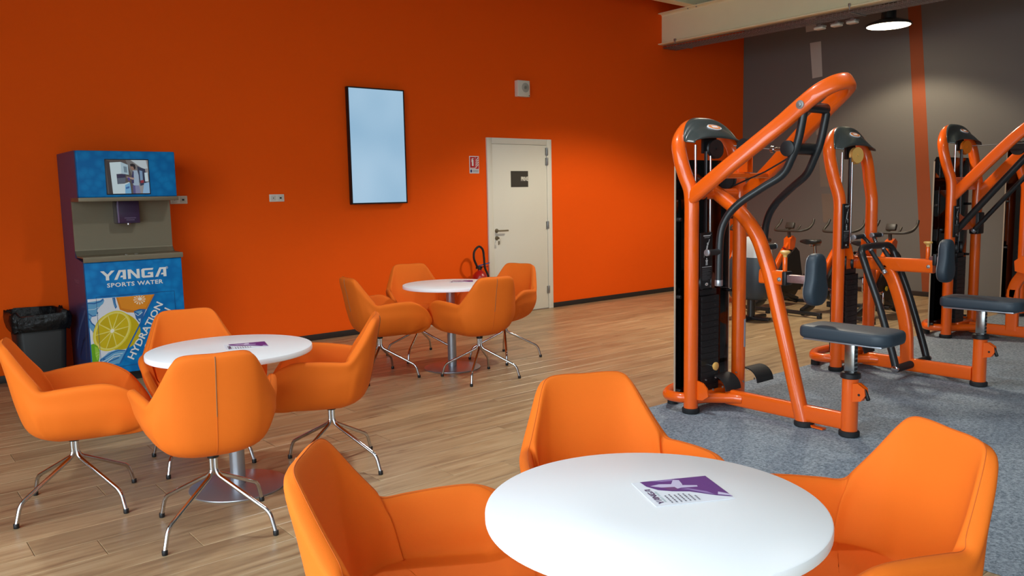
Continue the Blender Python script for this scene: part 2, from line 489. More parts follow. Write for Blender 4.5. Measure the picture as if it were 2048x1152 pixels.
# floor: a slab carrying the planks; the ones in view are single pieces
fl = structure(MB().b6(WX0, WX1, WY0, WY1, -.05, -.007).build('floor', 'seam_dark'))
PW, PL = .186, 1.285
CX0, CY1 = 1.02, 3.575      # carpet corner: the carpet fills x > CX0-line, y < CY1
def carpet_left(y): return 3.216 + (y - 1.171) * 0.0
pm = {}
def plank_mesh(L, W):
    key = (round(L, 2), round(W, 2))
    if key not in pm:
        g = .0009
        b = MB(); x0, x1, y0, y1 = g, L - g, g, W - g; c = .0022
        vs = [(x0, y0, -.0065), (x1, y0, -.0065), (x1, y1, -.0065), (x0, y1, -.0065),
              (x0, y0, -.0016), (x1, y0, -.0016), (x1, y1, -.0016), (x0, y1, -.0016),
              (x0 + c, y0 + c, 0), (x1 - c, y0 + c, 0), (x1 - c, y1 - c, 0), (x0 + c, y1 - c, 0)]
        fs = [[3, 2, 1, 0], [8, 9, 10, 11]]
        for q in (0, 4):
            fs += [[q + i, q + (i + 1) % 4, q + 4 + (i + 1) % 4, q + 4 + i] for i in range(4)]
        b.add(vs, fs)
        o = b.build('plank', 'wood', None, smooth=0); pm[key] = o.data; bpy.data.objects.remove(o)
    return pm[key]
cands = []
row = 0; y = WY1 - .015
while y > WY0:
    y0 = max(WY0, y - PW)
    x = WX0 - ((row * .437 + (row % 3) * .31) % 1.0) * PL
    while x < WX1:
        a, b_ = max(x, WX0), min(x + PL, WX1 - .015)
        if b_ - a > .03:
            vis = False
            for i in range(9):
                for j in range(3):
                    px, py = a + (b_ - a) * i / 8, y0 + (y - y0) * j / 2
                    if px > CX0 + .06 and py < CY1 - .06 and px > 3.2: continue
                    u, v = to_px((px, py, 0))
                    if -10 < u < 2058 and 0 < v < 1162: vis = True
            cands.append((vis, (a + b_) ** 2 / 4 + (y0 + y) ** 2 / 4, a, b_, y0, y))
        x += PL
    y = y0; row += 1
cands.sort(key=lambda c: (not c[0], c[1]))
rest = MB()
for i, (vis, d, a, b_, y0, y1) in enumerate(cands):
    if vis and i < 300:
        o = link('plank', plank_mesh(b_ - a, y1 - y0), fl, (a, y0, 0))
    else:
        rest.b6(a + .001, b_ - .001, y0 + .001, y1 - .001, -.0065, 0)
rest.build('plank_field', 'wood', fl, smooth=0, kind='stuff')

# carpet laid over the planks on the training side of the room
cp = MB().b6(3.216, WX1 - .02, WY0 + .02, CY1, .0004, .007, .002).build('carpet', 'carpet')
tag(cp, 'blue-grey flecked carpet under the orange training machines', 'carpet')

# paint on the grey wall
def wall_stripe(pts, rgb, name='painted_stripe'):
    mb = MB(); n = len(pts)
    vs = [(WX1 - .0012, p[0], p[1]) for p in pts]
    mb.add(vs + [(WX1 + .001, p[0], p[1]) for p in pts], [list(range(n)), list(range(2 * n - 1, n - 1, -1))] + [[i, i + n, (i + 1) % n + n, (i + 1) % n] for i in range(n)])
    return mb.build(name, mat('stripe_paint_%d' % rgb[0], rgb, .65, var=(5, .08)), wr, smooth=0, label='orange stripe' if rgb[2] < 60 else 'pale grey dash')
wall_stripe([(5.215, 4.05), (5.05, 4.05), (4.70, .063), (4.875, .063)], (148, 70, 30))
wall_stripe([(6.66, 3.90), (6.50, 3.90), (6.47, 3.66), (6.635, 3.66)], (186, 184, 178))
wall_stripe([(6.57, 3.50), (6.40, 3.50), (6.365, 3.01), (6.52, 3.0)], (186, 184, 178))
wall_stripe([(6.475, 2.62), (6.31, 2.62), (6.28, 2.20), (6.44, 2.20)], (140, 136, 128))
wall_stripe([(6.40, 2.06), (6.23, 2.06), (6.19, 1.46), (6.36, 1.46)], (124, 116, 106))
wall_stripe([(6.34, 1.36), (6.17, 1.36), (6.13, .95), (6.30, .95)], (124, 112, 100))

# steel roof beam with its upper purlin
bx0 = 8.962
bm_ = MB()
bm_.b6(bx0, bx0 + .17, WY0, WY1, 3.447, 3.462, .002); bm_.b6(bx0, bx0 + .17, WY0, WY1, 3.856, 3.871, .002)
bm_.b6(bx0 + .079, bx0 + .089, WY0, WY1, 3.46, 3.858)
for sx in (-1, 1):                      # rolled root fillets
    for zz, sg in ((3.462, 1), (3.856, -1)):
        xw = bx0 + .084 + sx * .005
        bm_.prism([(0, 0), (sx * .026, 0), (sx * .009, sg * .009), (0, sg * .026)], (xw, WY1 - .001, zz), (1, 0, 0), (0, 0, 1), WY1 - WY0 - .002)
beam = structure(bm_.build('trim_1', 'beam', smooth=30))
for py in (7.06, 7.2):
    for sx in (.04, .125):
        MB().cyl((bx0 + sx, py, 3.871), (bx0 + sx, py, 3.886), .011, 6).cyl((bx0 + sx, py, 3.846), (bx0 + sx, py, 3.857), .011, 6).build('bolt', 'galv', beam)
pl = MB(); pl.b6(WX0, WX1, 7.07, 7.21, 3.872, 3.882); pl.b6(WX0, WX1, 7.135, 7.145, 3.88, 4.20); pl.b6(WX0, WX1, 7.07, 7.21, 4.20, 4.21)
structure(pl.build('trim_2', 'beam', smooth=30))
dk = MB()
for k in range(46):                     # ribs of the metal roof deck
    x = WX0 + .15 + k * .275
    dk.prism([(-.07, 0), (.07, 0), (.04, -.04), (-.04, -.04)], (x, WY1 - .001, WZ), (1, 0, 0), (0, 0, 1), WY1 - WY0 - .002)
structure(dk.build('trim_3', 'galv', smooth=20))

# wire cable tray fixed beneath the beam
ct = thing('cable_tray', 'dark wire cable tray running beneath the cream steel beam', 'cable tray', (9.17, 3.0, 3.40))
w = MB()
for x in (-.13, -.087, -.043, 0, .043, .087, .13): w.cyl((x, -3.0, 0), (x, 4.66, 0), .0035, 6)
for zz in (.012, .034):
    for x in (-.13, .13): w.cyl((x, -3.0, zz), (x, 4.66, zz), .0035, 6)
w.build('long_wires', 'galv', ct)
w = MB()
for k in range(150):
    yy = -2.95 + k * .0505
    w.tube([(-.13, yy, .036), (-.13, yy, -.003), (.13, yy, -.003), (.13, yy, .036)], .003, 5)
o = w.build('cross_wires', 'galv', ct, kind='stuff')
w = MB()
for k in range(9): w.cyl((-.10 + k * .025, -3.0, .012 + (k % 3) * .004), (-.10 + (k * .7 % 9) * .025, 4.66, .012 + (k % 2) * .006), .008, 8)
w.build('cable_bundle', 'black', ct)
for yy in (-1.5, 1.9, 4.38):
    w = MB(); w.b6(-.225, -.195, yy - .012, yy + .012, .05, .085, .003); w.cyl((-.21, yy, .085), (-.21, yy, .02), .006, 8); w.b6(-.21, .15, yy - .012, yy + .012, -.012, -.004)
    w.build('bracket', 'galv', ct)
for i, yy in enumerate((5.46, 5.245, 5.05)):
    j = thing('junction_box', ['translucent junction box under the cable tray, the nearest the orange wall', 'middle of three translucent junction boxes under the cable tray', 'translucent junction box under the cable tray, nearest the pendant lamp'][i], 'junction box', (9.31, yy, 3.36), 0, 'junction boxes under the cable tray')
    MB().b6(-.045, .045, -.06, .06, -.032, .0, .014, 3).build('body', 'white_plastic', j)
    MB().b6(-.047, .047, -.063, .063, .0, .012, .003).b6(-.01, .01, -.02, .02, .012, .030).build('lid', 'galv', j)

# pendant lamps: one in view by the grey wall, one overhead near the door, two unseen ones added to brighten
def pendant(LX, LY, LZ, label, watts, tint=(1, .84, .58)):
    pd = thing('pendant_lamp', label, 'lamp', (LX, LY, LZ), 0, 'round pendant lamps')
    MB().lathe([(0, .262), (.006, .266), (.03, .25), (.06, .17), (.085, .10)], (0, 0, 0), seg=40).lathe([(0.0, .262), (.004, .255), (.028, .24), (.055, .16)], (0, 0, 0), seg=40, cap=False).build('shade', 'black_metal', pd)
    MB().lathe([(.08, .085), (.30, .085), (.31, .07), (.32, .02)], (0, 0, 0), seg=28).build('housing', 'black_metal', pd)
    MB().cyl((0, 0, .32), (0, 0, WZ - LZ), .006, 8).build('cord', 'black', pd)
    MB().lathe([(-.002, 0.001), (-.002, .245), (.004, .25)], (0, 0, 0), seg=40, cap=False).build('diffuser', 'lamp_glow', pd)
    ld = bpy.data.lights.new('pendant_light', 'SPOT'); ld.energy = watts; ld.color = tint; ld.spot_size = R(128); ld.spot_blend = .35; ld.shadow_soft_size = .12
    lo = bpy.data.objects.new('pendant_light', ld); COL.objects.link(lo); lo.parent = pd; lo.location = (0, 0, -.03)
pendant(10.05, 4.99, 3.375, 'round pendant lamp glowing below the beam in front of the grey wall', 130)
pendant(7.2, 5.0, 3.70, 'round pendant lamp hanging above the floor right of the white door', 440, (1, .90, .72))
pendant(2.9, 3.6, 3.85, 'added pendant lamp out of view, brightening the lounge tables', 215, (.92, .97, 1))  # unseen cool lamp added to brighten tables and lounge floor
pendant(5.2, 1.9, 3.85, 'added pendant lamp out of view, brightening the training carpet', 85, (.92, .97, 1))  # another unseen lamp, added only to lift the carpet's brightness

# ------------------------------------------------------------------ wall fittings
# door
d = link('door_1', None); d.location = (5.922, WY1, 0); structure(d)
DW, DH = 1.012, 2.104
fr = MB()
fr.b6(0, .072, -.022, .02, 0, DH, .003); fr.b6(DW - .076, DW, -.022, .02, 0, DH, .003); fr.b6(.072, DW - .076, -.022, .02, DH - .07, DH, .003)
fr.b6(.070, DW - .074, -.004, .02, .0, DH - .068)
fr.build('door_frame', 'white_paint', d)
MB().b6(.075, DW - .079, -.012, .02, .008, DH - .074, .002).build('door_leaf', 'white_paint', d)
for zz in (1.955, 1.835, 1.05, .24):
    MB().cyl((DW - .078, -.024, zz - .05), (DW - .078, -.024, zz + .05), .008, 12, .002).b6(DW - .10, DW - .058, -.0235, -.012, zz - .045, zz + .045).build('hinge', 'galv', d)
h = MB(); h.cyl((.122, -.012, 1.012), (.122, -.02, 1.012), .026, 24, .002); h.tube(fillet([(.122, -.018, 1.012), (.122, -.062, 1.012), (.262, -.062, 1.012)], .02), .010, 12)
h.build('lever_handle', 'steel', d)
h = MB(); h.cyl((.122, -.012, .925), (.122, -.02, .925), .026, 24, .002); h.cyl((.122, -.02, .928), (.122, -.026, .928), .009, 12); lk = h.build('lock', 'steel', d)
h = MB(); h.b6(.1205, .1235, -.05, -.026, .924, .932); h.cyl((.1205, -.056, .927), (.1235, -.056, .927), .012, 14)
for k in range(12):
    a = 2 * math.pi * k / 12; a2 = 2 * math.pi * (k + 1) / 12
    h.cyl((.122 + .016 * math.sin(a), -.056, .905 + .016 * math.cos(a)), (.122 + .016 * math.sin(a2), -.056, .905 + .016 * math.cos(a2)), .0012, 5)
h.b6(.108, .122, -.058, -.055, .845, .892, .001); h.b6(.124, .134, -.06, -.057, .852, .892, .001)
h.build('key', 'steel', lk)
sg = MB().b6(.358, .629, -.0145, -.012, 1.525, 1.717).build('sign_plate', mat('charcoal_sign', (64, 60, 54), .5), d)
p = Print((5.922 + .358 - 5.922, -.0147, 1.525), (1, 0, 0), (0, 0, 1))
p.text('PRIVE', .158, .072, .116, .052, (226, 224, 212), bold=.035, spacing=.86); p.build('lettering', sg)

# blank portrait screen
tv = thing('wall_screen', 'tall black-framed portrait screen lit pale blue on the orange wall', 'screen', (4.447, 7.61, 1.9655))
w = .672 / 2; hh = 1.196 / 2
m_ = MB(); m_.b6(-w, w, .004, .05, -hh, hh, .004); m_.build('back_cover', 'black', tv)
m_ = MB()
for a in ((-w, -w + .013, -hh, hh), (w - .013, w, -hh, hh), (-w + .013, w - .013, -hh, -hh + .015), (-w + .013, w - .013, hh - .013, hh)): m_.b6(a[0], a[1], -.002, .012, a[2], a[3], .001)
m_.build('bezel', 'black', tv)
MB().b6(-w + .012, w - .012, .001, .0045, -hh + .014, hh - .012).build('panel', 'tv_screen', tv)
MB().b6(-.2, .2, .05, .068, -.2, .2).build('wall_bracket', 'black_metal', tv)

# square wall sounder
sp = thing('wall_speaker', 'small square white speaker box high on the orange wall above the door', 'speaker', (6.466, 7.68, 2.69))
MB().b6(-.093, .093, -.068, -.002, -.095, .095, .006).build('box', 'white_plastic', sp)
g = MB(); g.cyl((.022, -.068, .012), (.022, -.071, .012), .056, 28, .001)
g.build('grille', mat('grey_grille', (172, 172, 164), .6, bump=(400, .5, .002)), sp)
MB().cyl((.022, -.071, .012), (.022, -.073, .012), .02, 20).build('cone', 'galv', sp)
MB().cyl((.078, -.068, -.08), (.078, -.071, -.08), .006, 10).build('indicator', 'black', sp)

# extinguisher notice
es = thing('extinguisher_notice', 'small red and white fire extinguisher notice on the wall left of the door', 'sign', (5.676, 7.6795, 1.688))
MB().b6(0, .137, -.004, 0, 0, .199, .001).build('board', 'paper', es)
p = Print((0, -.0042, 0), (1, 0, 0), (0, 0, 1)); RED = (196, 24, 34)
p.rect(.008, .052, .082, .190, RED); p.rect(.086, .052, .130, .190, RED)
p.rect(.034, .085, .058, .150, (240, 240, 240)); p.disc(.046, .150, .012, .012, (240, 240, 240)); p.rect(.042, .158, .05, .176, (240, 240, 240)); p.stroke([(.036, .17), (.03, .16), (.03, .13)], .005, (240, 240, 240)); p.rect(.04, .17, .062, .176, (240, 240, 240))
for k in range(4): p.stroke([(.090 + .002 * k, .066 + k * .026), (.104, .082 + k * .026), (.126, .104 + k * .026)], .009, (240, 240, 240))
p.rect(.010, .054, .080, .066, (236, 236, 236)); p.text('EXTINCTEUR', .012, .056, .066, .008, RED, bold=.02)
p.rect(.010, .012, .034, .044, (44, 52, 110))
for k in range(3): p.rect(.042, .014 + k * .011, .126, .019 + k * .011, (120, 124, 140))
p.build('printing', es)

# wall sockets
def socket(x, lab):
    t = thing('wall_socket', lab, 'socket', (x, 7.68, 1.449), 0, 'white sockets along the orange wall')
    MB().b6(-.076, .076, -.011, 0, -.036, .036, .004).build('plate', 'white_plastic', t)
    for k, sx in enumerate((-.037, .037)):
        MB().b6(sx - .024, sx + .024, -.0135, -.0105, -.024, .024, .002).build('insert', mat('insert_white', (206, 204, 194), .4), t)
        MB().b6(sx - .010, sx + .010, -.0139, -.0132, -.008, .008).build('port', 'black', t) if k else MB().cyl((sx, -.0139, .0), (sx, -.0132, 0), .005, 10).build('port', 'black', t)
socket(3.33, 'white double wall socket plate alone between the kiosk and the blank screen')
socket(2.40, 'white wall socket plate half hidden by the right edge of the blue kiosk')

# ------------------------------------------------------------------ drinking-water kiosk
KW = .735
k = thing('water_kiosk', 'tall blue sports water dispenser kiosk with lemon artwork and steel niche', 'dispenser', (1.445, 7.0, 0))
b = MB(); b.b6(.018, KW - .018, .02, .64, .06, .98); b.b6(.04, KW - .04, .06, .62, 0, .06); b.build('lower_cabinet', 'black', k)
MB().b6(.0, KW, .0, .022, .075, .975, .007, 3).build('front_panel', 'blue', k)
MB().b6(.0, KW, .0, .03, 1.478, 1.84, .012, 3).b6(.0, KW, .03, .64, 1.478, 1.84, .003).build('upper_cabinet', 'blue', k)
def side(x0, x1):
    m2 = MB(); pr = [(.018, .03), (.655, .03), (.655, 1.84), (.03, 1.84), (.03, 1.475), (.26, 1.475), (.26, 1.005), (.018, .98)]
    m2.prism([(y_, z_) for y_, z_ in pr], (x0, 0, 0), (0, 1, 0), (0, 0, 1), x1 - x0); return m2
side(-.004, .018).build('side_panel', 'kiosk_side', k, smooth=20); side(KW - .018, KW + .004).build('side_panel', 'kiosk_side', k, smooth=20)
# steel niche: coved back and shelf
cv = [(.245, 1.46), (.245, 1.07)] + [(.245 - .05 * (1 - math.cos(R(t))), 1.07 - .05 * math.sin(R(t))) for t in range(15, 91, 15)] + [(-.014, 1.018), (-.016, 1.01), (-.014, .977), (-.006, .977), (-.006, 1.008), (.195, 1.010), (.255, 1.07), (.255, 1.46)]
MB().prism(cv, (-.006, 0, 0), (0, 1, 0), (0, 0, 1), KW + .016).build('steel_niche', 'steel', k, smooth=30)
MB().b6(-.006, KW + .006, -.012, .25, 1.447, 1.479, .004).build('steel_trim', 'steel', k)
for x in (.33, .405): MB().lathe([(0, .018), (.004, .018), (.006, .012), (.003, .010)], (x, .075, 1.017), seg=20).build('drain_ring', 'chrome', k)
dp = MB().b6(.295, .468, .125, .246, 1.268, 1.448, .006, 3).build('dispenser_head', 'purple', k)
MB().cyl((.385, .165, 1.268), (.385, .165, 1.256), .014, 16).build('nozzle', 'chrome', dp)
MB().b6(.301, .309, .1235, .126, 1.272, 1.447).build('edge_strip', mat('lilac_strip', (122, 104, 142), .3), dp)
p = Print((.295, .1246, 1.268), (1, 0, 0), (0, 0, 1)); p.text('HYDRATION', .055, .038, .085, .010, (132, 116, 146), bold=.01); p.text('STATION', .068, .022, .06, .010, (132, 116, 146), bold=.01); p.build('lettering', dp)
# lit screen with a picture
sc_ = MB().b6(.200, .528, -.0035, .004, 1.498, 1.776, .003).build('screen', 'black', k)
p = Print((.207, -.0037, 1.506), (1, 0, 0), (0, 0, 1)); SW, SH = .314, .263
def q(x, y): return (x / 640 * SW, (490 - y) / 490 * SH)         # picture drawn on a 640 x 490 sheet
def PG(pts, rgb): p.poly([q(*a) for a in pts], rgb)
PG([(0, 0), (640, 0), (640, 490), (0, 490)], (156, 152, 152)); PG([(0, 0), (370, 0), (400, 60), (400, 490), (0, 490)], (92, 82, 80)); PG([(0, 0), (60, 20), (75, 490), (25, 490)], (66, 58, 58))
PG([(300, 0), (370, 0), (640, 200), (640, 330), (420, 330)], (120, 118, 118)); PG([(380, 0), (610, 0), (630, 120), (560, 130)], (196, 208, 214)); PG([(470, 90), (590, 130), (600, 350), (500, 380)], (52, 58, 82)); PG([(500, 150), (545, 160), (545, 300), (505, 310)], (128, 158, 190))
PG([(575, 185), (625, 180), (630, 310), (580, 315)], (206, 226, 236)); PG([(560, 340), (640, 325), (640, 490), (530, 490)], (150, 190, 224)); PG([(505, 300), (555, 290), (560, 330), (510, 340)], (150, 50, 60))
PG([(58, 38), (225, 28), (330, 70), (335, 215), (225, 200), (150, 205), (155, 350), (255, 345), (335, 320), (350, 490), (80, 490)], (206, 224, 230)); PG([(225, 28), (330, 70), (335, 215), (225, 200)], (176, 200, 212)); PG([(262, 90), (312, 98), (315, 185), (268, 180)], (120, 142, 156))
PG([(152, 205), (285, 205), (275, 335), (158, 352)], (96, 104, 120)); PG([(152, 205), (285, 205), (282, 255), (154, 265)], (58, 52, 80)); PG([(345, 330), (355, 490), (262, 490), (268, 365)], (120, 180, 222)); PG([(275, 400), (330, 380), (330, 410), (278, 425)], (64, 110, 170))
p.disc(*q(405, 105), .020, .025, (150, 118, 104)); PG([(362, 62), (400, 50), (440, 66), (446, 120), (425, 140), (410, 95), (372, 92)], (40, 34, 40))
PG([(400, 150), (465, 150), (485, 220), (480, 380), (400, 370), (378, 330), (390, 200)], (166, 186, 206)); PG([(398, 160), (412, 165), (405, 340), (370, 345), (378, 240)], (60, 56, 96)); PG([(420, 262), (300, 240), (300, 258), (400, 290)], (176, 148, 136)); PG([(310, 250), (345, 258), (348, 300), (325, 305)], (84, 70, 150))
PG([(385, 370), (480, 372), (500, 490), (390, 490)], (134, 136, 170)); PG([(385, 370), (420, 372), (420, 490), (385, 490)], (94, 88, 140))
p.build('screen_picture', sc_, 'screen_ink')
# artwork on the lower panel (u to the right, v up, metres)
p = Print((0, -.0004, 0), (1, 0, 0), (0, 0, 1)); WHT = (224, 226, 222)
yanga(p, .110, .828, .497, .075, WHT)
p.text('SPORTS', .152, .771, .205, .034, WHT, bold=.022, spacing=1.08); p.text('WATER', .377, .771, .200, .034, WHT, bold=.022, spacing=1.08)
p.text('\u00ae', .603, .888, .020, .020, WHT)
NAVY = (8, 62, 120)
ART = [(.004, .692), (.503, .687), (.198, .156), (.004, .172)]
p.poly(ART, (216, 220, 226))
p.poly([(.211, .6885), (.503, .687), (.435, .57), (.385, .575), (.345, .552), (.285, .56), (.232, .588)], (206, 122, 22))
p.poly([(.225, .6885), (.49, .6865), (.428, .585), (.33, .573), (.245, .60)], (222, 138, 30))
for a in range(0, 360, 30):
    p.poly([(.385 + .012 * math.cos(R(a)), .655 + .012 * math.sin(R(a))), (.385 + .046 * math.cos(R(a - 8)), .655 + min(.03, .040 * math.sin(R(a - 8)))), (.385 + .046 * math.cos(R(a + 8)), .655 + min(.03, .040 * math.sin(R(a + 8))))], (238, 220, 190))
p.disc(.388, .659, .016, .013, (240, 228, 205))
BL = (28, 96, 160); BL2 = (96, 160, 200); BL3 = (180, 206, 220)
p.poly([(.335, .565), (.38, .578), (.43, .572), (.392, .49), (.372, .468), (.35, .50)], BL); p.poly([(.345, .56), (.40, .566), (.385, .53)], BL2); p.stroke([(.345, .545), (.365, .525), (.40, .55)], .006, BL3); p.poly([(.362, .50), (.385, .50), (.378, .475)], BL3)
p.poly([(.183, .688), (.204, .688), (.206, .64), (.213, .611), (.2, .598), (.188, .64)], BL); p.stroke([(.192, .68), (.194, .64), (.204, .612)], .005, BL2)
# splash on the left
p.poly([(.004, .668), (.05, .672), (.092, .676), (.116, .69), (.124, .672), (.114, .648), (.094, .632), (.066, .60), (.07, .565), (.05, .556), (.026, .553), (.012, .52), (.04, .49), (.047, .462), (.03, .428), (.014, .448), (.004, .47)], BL2)
p.stroke([(.004, .662), (.05, .655), (.10, .668), (.118, .685)], .009, BL); p.stroke([(.004, .58), (.03, .556), (.066, .56), (.07, .585)], .008, BL); p.stroke([(.006, .54), (.022, .50), (.042, .48), (.044, .45), (.03, .432)], .009, BL); p.stroke([(.004, .61), (.05, .61), (.08, .625)], .005, BL3); p.disc(.052, .462, .008, .009, BL); p.disc(.052, .462, .005, .006, BL3); p.disc(.034, .432, .010, .011, BL); p.disc(.066, .563, .009, .009, BL3)
# lemon
cx, cz, rot = .165, .425, R(-35)
p.disc(.206, .418, .172, .150, (196, 172, 6), R(-20), 40); p.disc(cx, cz, .128, .170, (222, 204, 60), rot, 40); p.disc(cx, cz, .119, .160, (226, 214, 110), rot, 40)
for i in range(10):
    a0, a1 = i * 36 + 1.2, i * 36 + 34.8; pts = [(0, 0)]
    for t in range(5):
        a = R(a0 + (a1 - a0) * t / 4); pts.append((.108 * math.cos(a), .148 * math.sin(a)))
    pts[0] = (.014 * math.cos(R((a0 + a1) / 2)), .018 * math.sin(R((a0 + a1) / 2)))
    p.poly([(cx + x_ * math.cos(rot) - y_ * math.sin(rot), cz + x_ * math.sin(rot) + y_ * math.cos(rot)) for x_, y_ in pts], (206, 180, 12) if i % 2 else (198, 172, 8))
p.disc(cx, cz, .013, .016, (240, 238, 220), rot)
# lime
p.poly([(.004, .335), (.025, .34), (.05, .318), (.062, .28), (.058, .23), (.045, .178), (.004, .182)], (104, 170, 24)); p.poly([(.03, .318), (.05, .305), (.058, .27), (.052, .225), (.04, .20), (.03, .25)], (150, 200, 60)); p.stroke([(.03, .26), (.055, .27)], .003, (190, 216, 130)); p.stroke([(.032, .235), (.055, .25)], .003, (190, 216, 130))
# lower splash
p.poly([(.056, .175), (.062, .212), (.095, .232), (.125, .255), (.19, .272), (.253, .258), (.262, .266), (.198, .156)], BL2); p.stroke([(.06, .20), (.10, .222), (.15, .25), (.2, .262), (.25, .256)], .008, BL); p.stroke([(.07, .185), (.12, .205), (.17, .235), (.23, .235)], .006, BL3); p.stroke([(.09, .175), (.15, .19), (.2, .205)], .009, BL); p.stroke([(.11, .18), (.16, .215), (.21, .22)], .005, WHT); p.disc(.09, .205, .012, .006, BL, .4)
p.poly([(.503, .687), (.515, .687), (.21, .155), (.198, .156)], (6, 96, 168))
ang = math.atan2(.437 , .239)
p.text('HYDRATION', .309, .171, .499, .057, WHT, rot=math.atan2(.608 - .209, .502 - .263), bold=.02)
p.text('STATION', .440, .235, .36, .057, WHT, rot=math.atan2(.608 - .209, .502 - .263), bold=.02)
for a in ([(.066, .704), (.66, .702)], [(.66, .702), (.66, .132)], [(.66, .132), (.066, .132)], [(.066, .132), (.066, .704)]): p.stroke(a, .0025, NAVY)
p.build('artwork', k)
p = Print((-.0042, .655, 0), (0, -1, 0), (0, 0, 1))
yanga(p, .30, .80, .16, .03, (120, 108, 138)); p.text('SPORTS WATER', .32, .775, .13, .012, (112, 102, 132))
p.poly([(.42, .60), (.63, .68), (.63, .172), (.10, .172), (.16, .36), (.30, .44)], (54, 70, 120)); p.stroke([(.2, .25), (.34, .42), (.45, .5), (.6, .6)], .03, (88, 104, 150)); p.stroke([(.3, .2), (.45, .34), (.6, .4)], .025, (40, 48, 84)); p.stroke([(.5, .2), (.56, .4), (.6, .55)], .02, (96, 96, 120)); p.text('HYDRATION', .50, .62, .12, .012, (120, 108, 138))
p.build('artwork', k, label='dark violet and blue artwork on the left side')

# bin with liner
bn = thing('waste_bin', 'black waste bin with a black liner folded over its rim', 'bin', (1.166, 7.42, 0))
def rr(hx, hy, r, n=5):
    out = []
    for sx, sy, a0 in ((1, 1, 0), (-1, 1, 90), (-1, -1, 180), (1, -1, 270)):
        for i in range(n): a = R(a0 + 90 * i / (n - 1)); out.append((sx * (hx - r) + r * math.cos(a), sy * (hy - r) + r * math.sin(a)))
    return out
def loft(rings, cap=True):
    m2 = MB(); n = len(rings[0]); vs = [v for rg in rings for v in rg]; fs = []
    for i in range(len(rings) - 1):
        for j in range(n): fs.append([i * n + j, i * n + (j + 1) % n, (i + 1) * n + (j + 1) % n, (i + 1) * n + j])
    if cap: fs.append(list(range(n))[::-1]); fs.append([(len(rings) - 1) * n + j for j in range(n)])
    return m2.add(vs, fs)
loft([[(x, y_, z_) for x, y_ in rr(hx, hy, .05)] for z_, hx, hy in ((0.0, .150, .12), (.02, .155, .125), (.54, .185, .16), (.55, .178, .153), (.03, .145, .115))]).build('body', 'bin', bn)
rg = []
rb = random.Random(3)
for z_, ex in ((.450, .020), (.50, .030), (.555, .036), (.588, .030), (.592, .006), (.57, -.012), (.50, -.03), (.47, -.07), (.455, -.12)):
    base = rr(.18 + ex, .155 + ex, .05, 9)
    rg.append([(x * (1 + rb.uniform(-.025, .025)), y_ * (1 + rb.uniform(-.025, .025)), z_ + rb.uniform(-.012, .012) + .012 * math.sin(i * .9)) for i, (x, y_) in enumerate(base)])
loft(rg, True).build('liner', 'bag', bn, smooth=60)

cbl = MB().tube(catmull([(4.90, 7.655, .02), (4.92, 7.61, .005), (4.98, 7.56, .0045), (5.06, 7.53, .0045), (5.14, 7.57, .005), (5.16, 7.655, .02)], 6), .004, 8).build('power_cable', 'white_plastic')
tag(cbl, 'short white cable on the floor against the dark skirting behind the farthest table', 'cable')
# fire extinguisher
fx = thing('fire_extinguisher', 'red fire extinguisher with a black looped hose beside the white door', 'extinguisher', (5.70, 7.56, 0))
MB().lathe([(0, .084), (.01, .090), (.475, .090), (.52, .080), (.552, .050), (.567, .026), (.58, .026)], (0, 0, .0), seg=32).build('cylinder', 'red', fx)
MB().cyl((0, 0, .575), (0, 0, .62), .022, 16, .003).b6(-.05, .03, -.014, .014, .592, .616, .004).build('valve', 'black', fx)
MB().box((.06, -.005, .638), (.16, .020, .012), .004, 2, (0, R(-9), 0)).build('lever', 'blue_lever', fx)
MB().b6(-.01, .12, -.009, .009, .605, .615, .002).build('carry_handle', 'red', fx)
hp = catmull([(-.03, 0, .605), (-.06, -.01, .65), (-.095, -.02, .72), (-.085, -.02, .80), (-.02, -.02, .85), (.035, -.02, .81), (.05, -.02, .72), (.058, -.025, .60), (.10, -.03, .48), (.102, -.03, .25)], 8)
MB().tube(hp, .0125, 10).build('hose', 'black_rubber', fx)
MB().cyl((.102, -.03, .27), (.102, -.03, .17), .016, 12, .002, r1=.022).build('nozzle', 'black', fx)
MB().lathe([(0, .0905), (.001, .0912), (.16, .0912), (.161, .0905)], (0, 0, .2), seg=32, cap=False).build('paper_label', mat('extinguisher_label', (214, 206, 190), .5), fx)
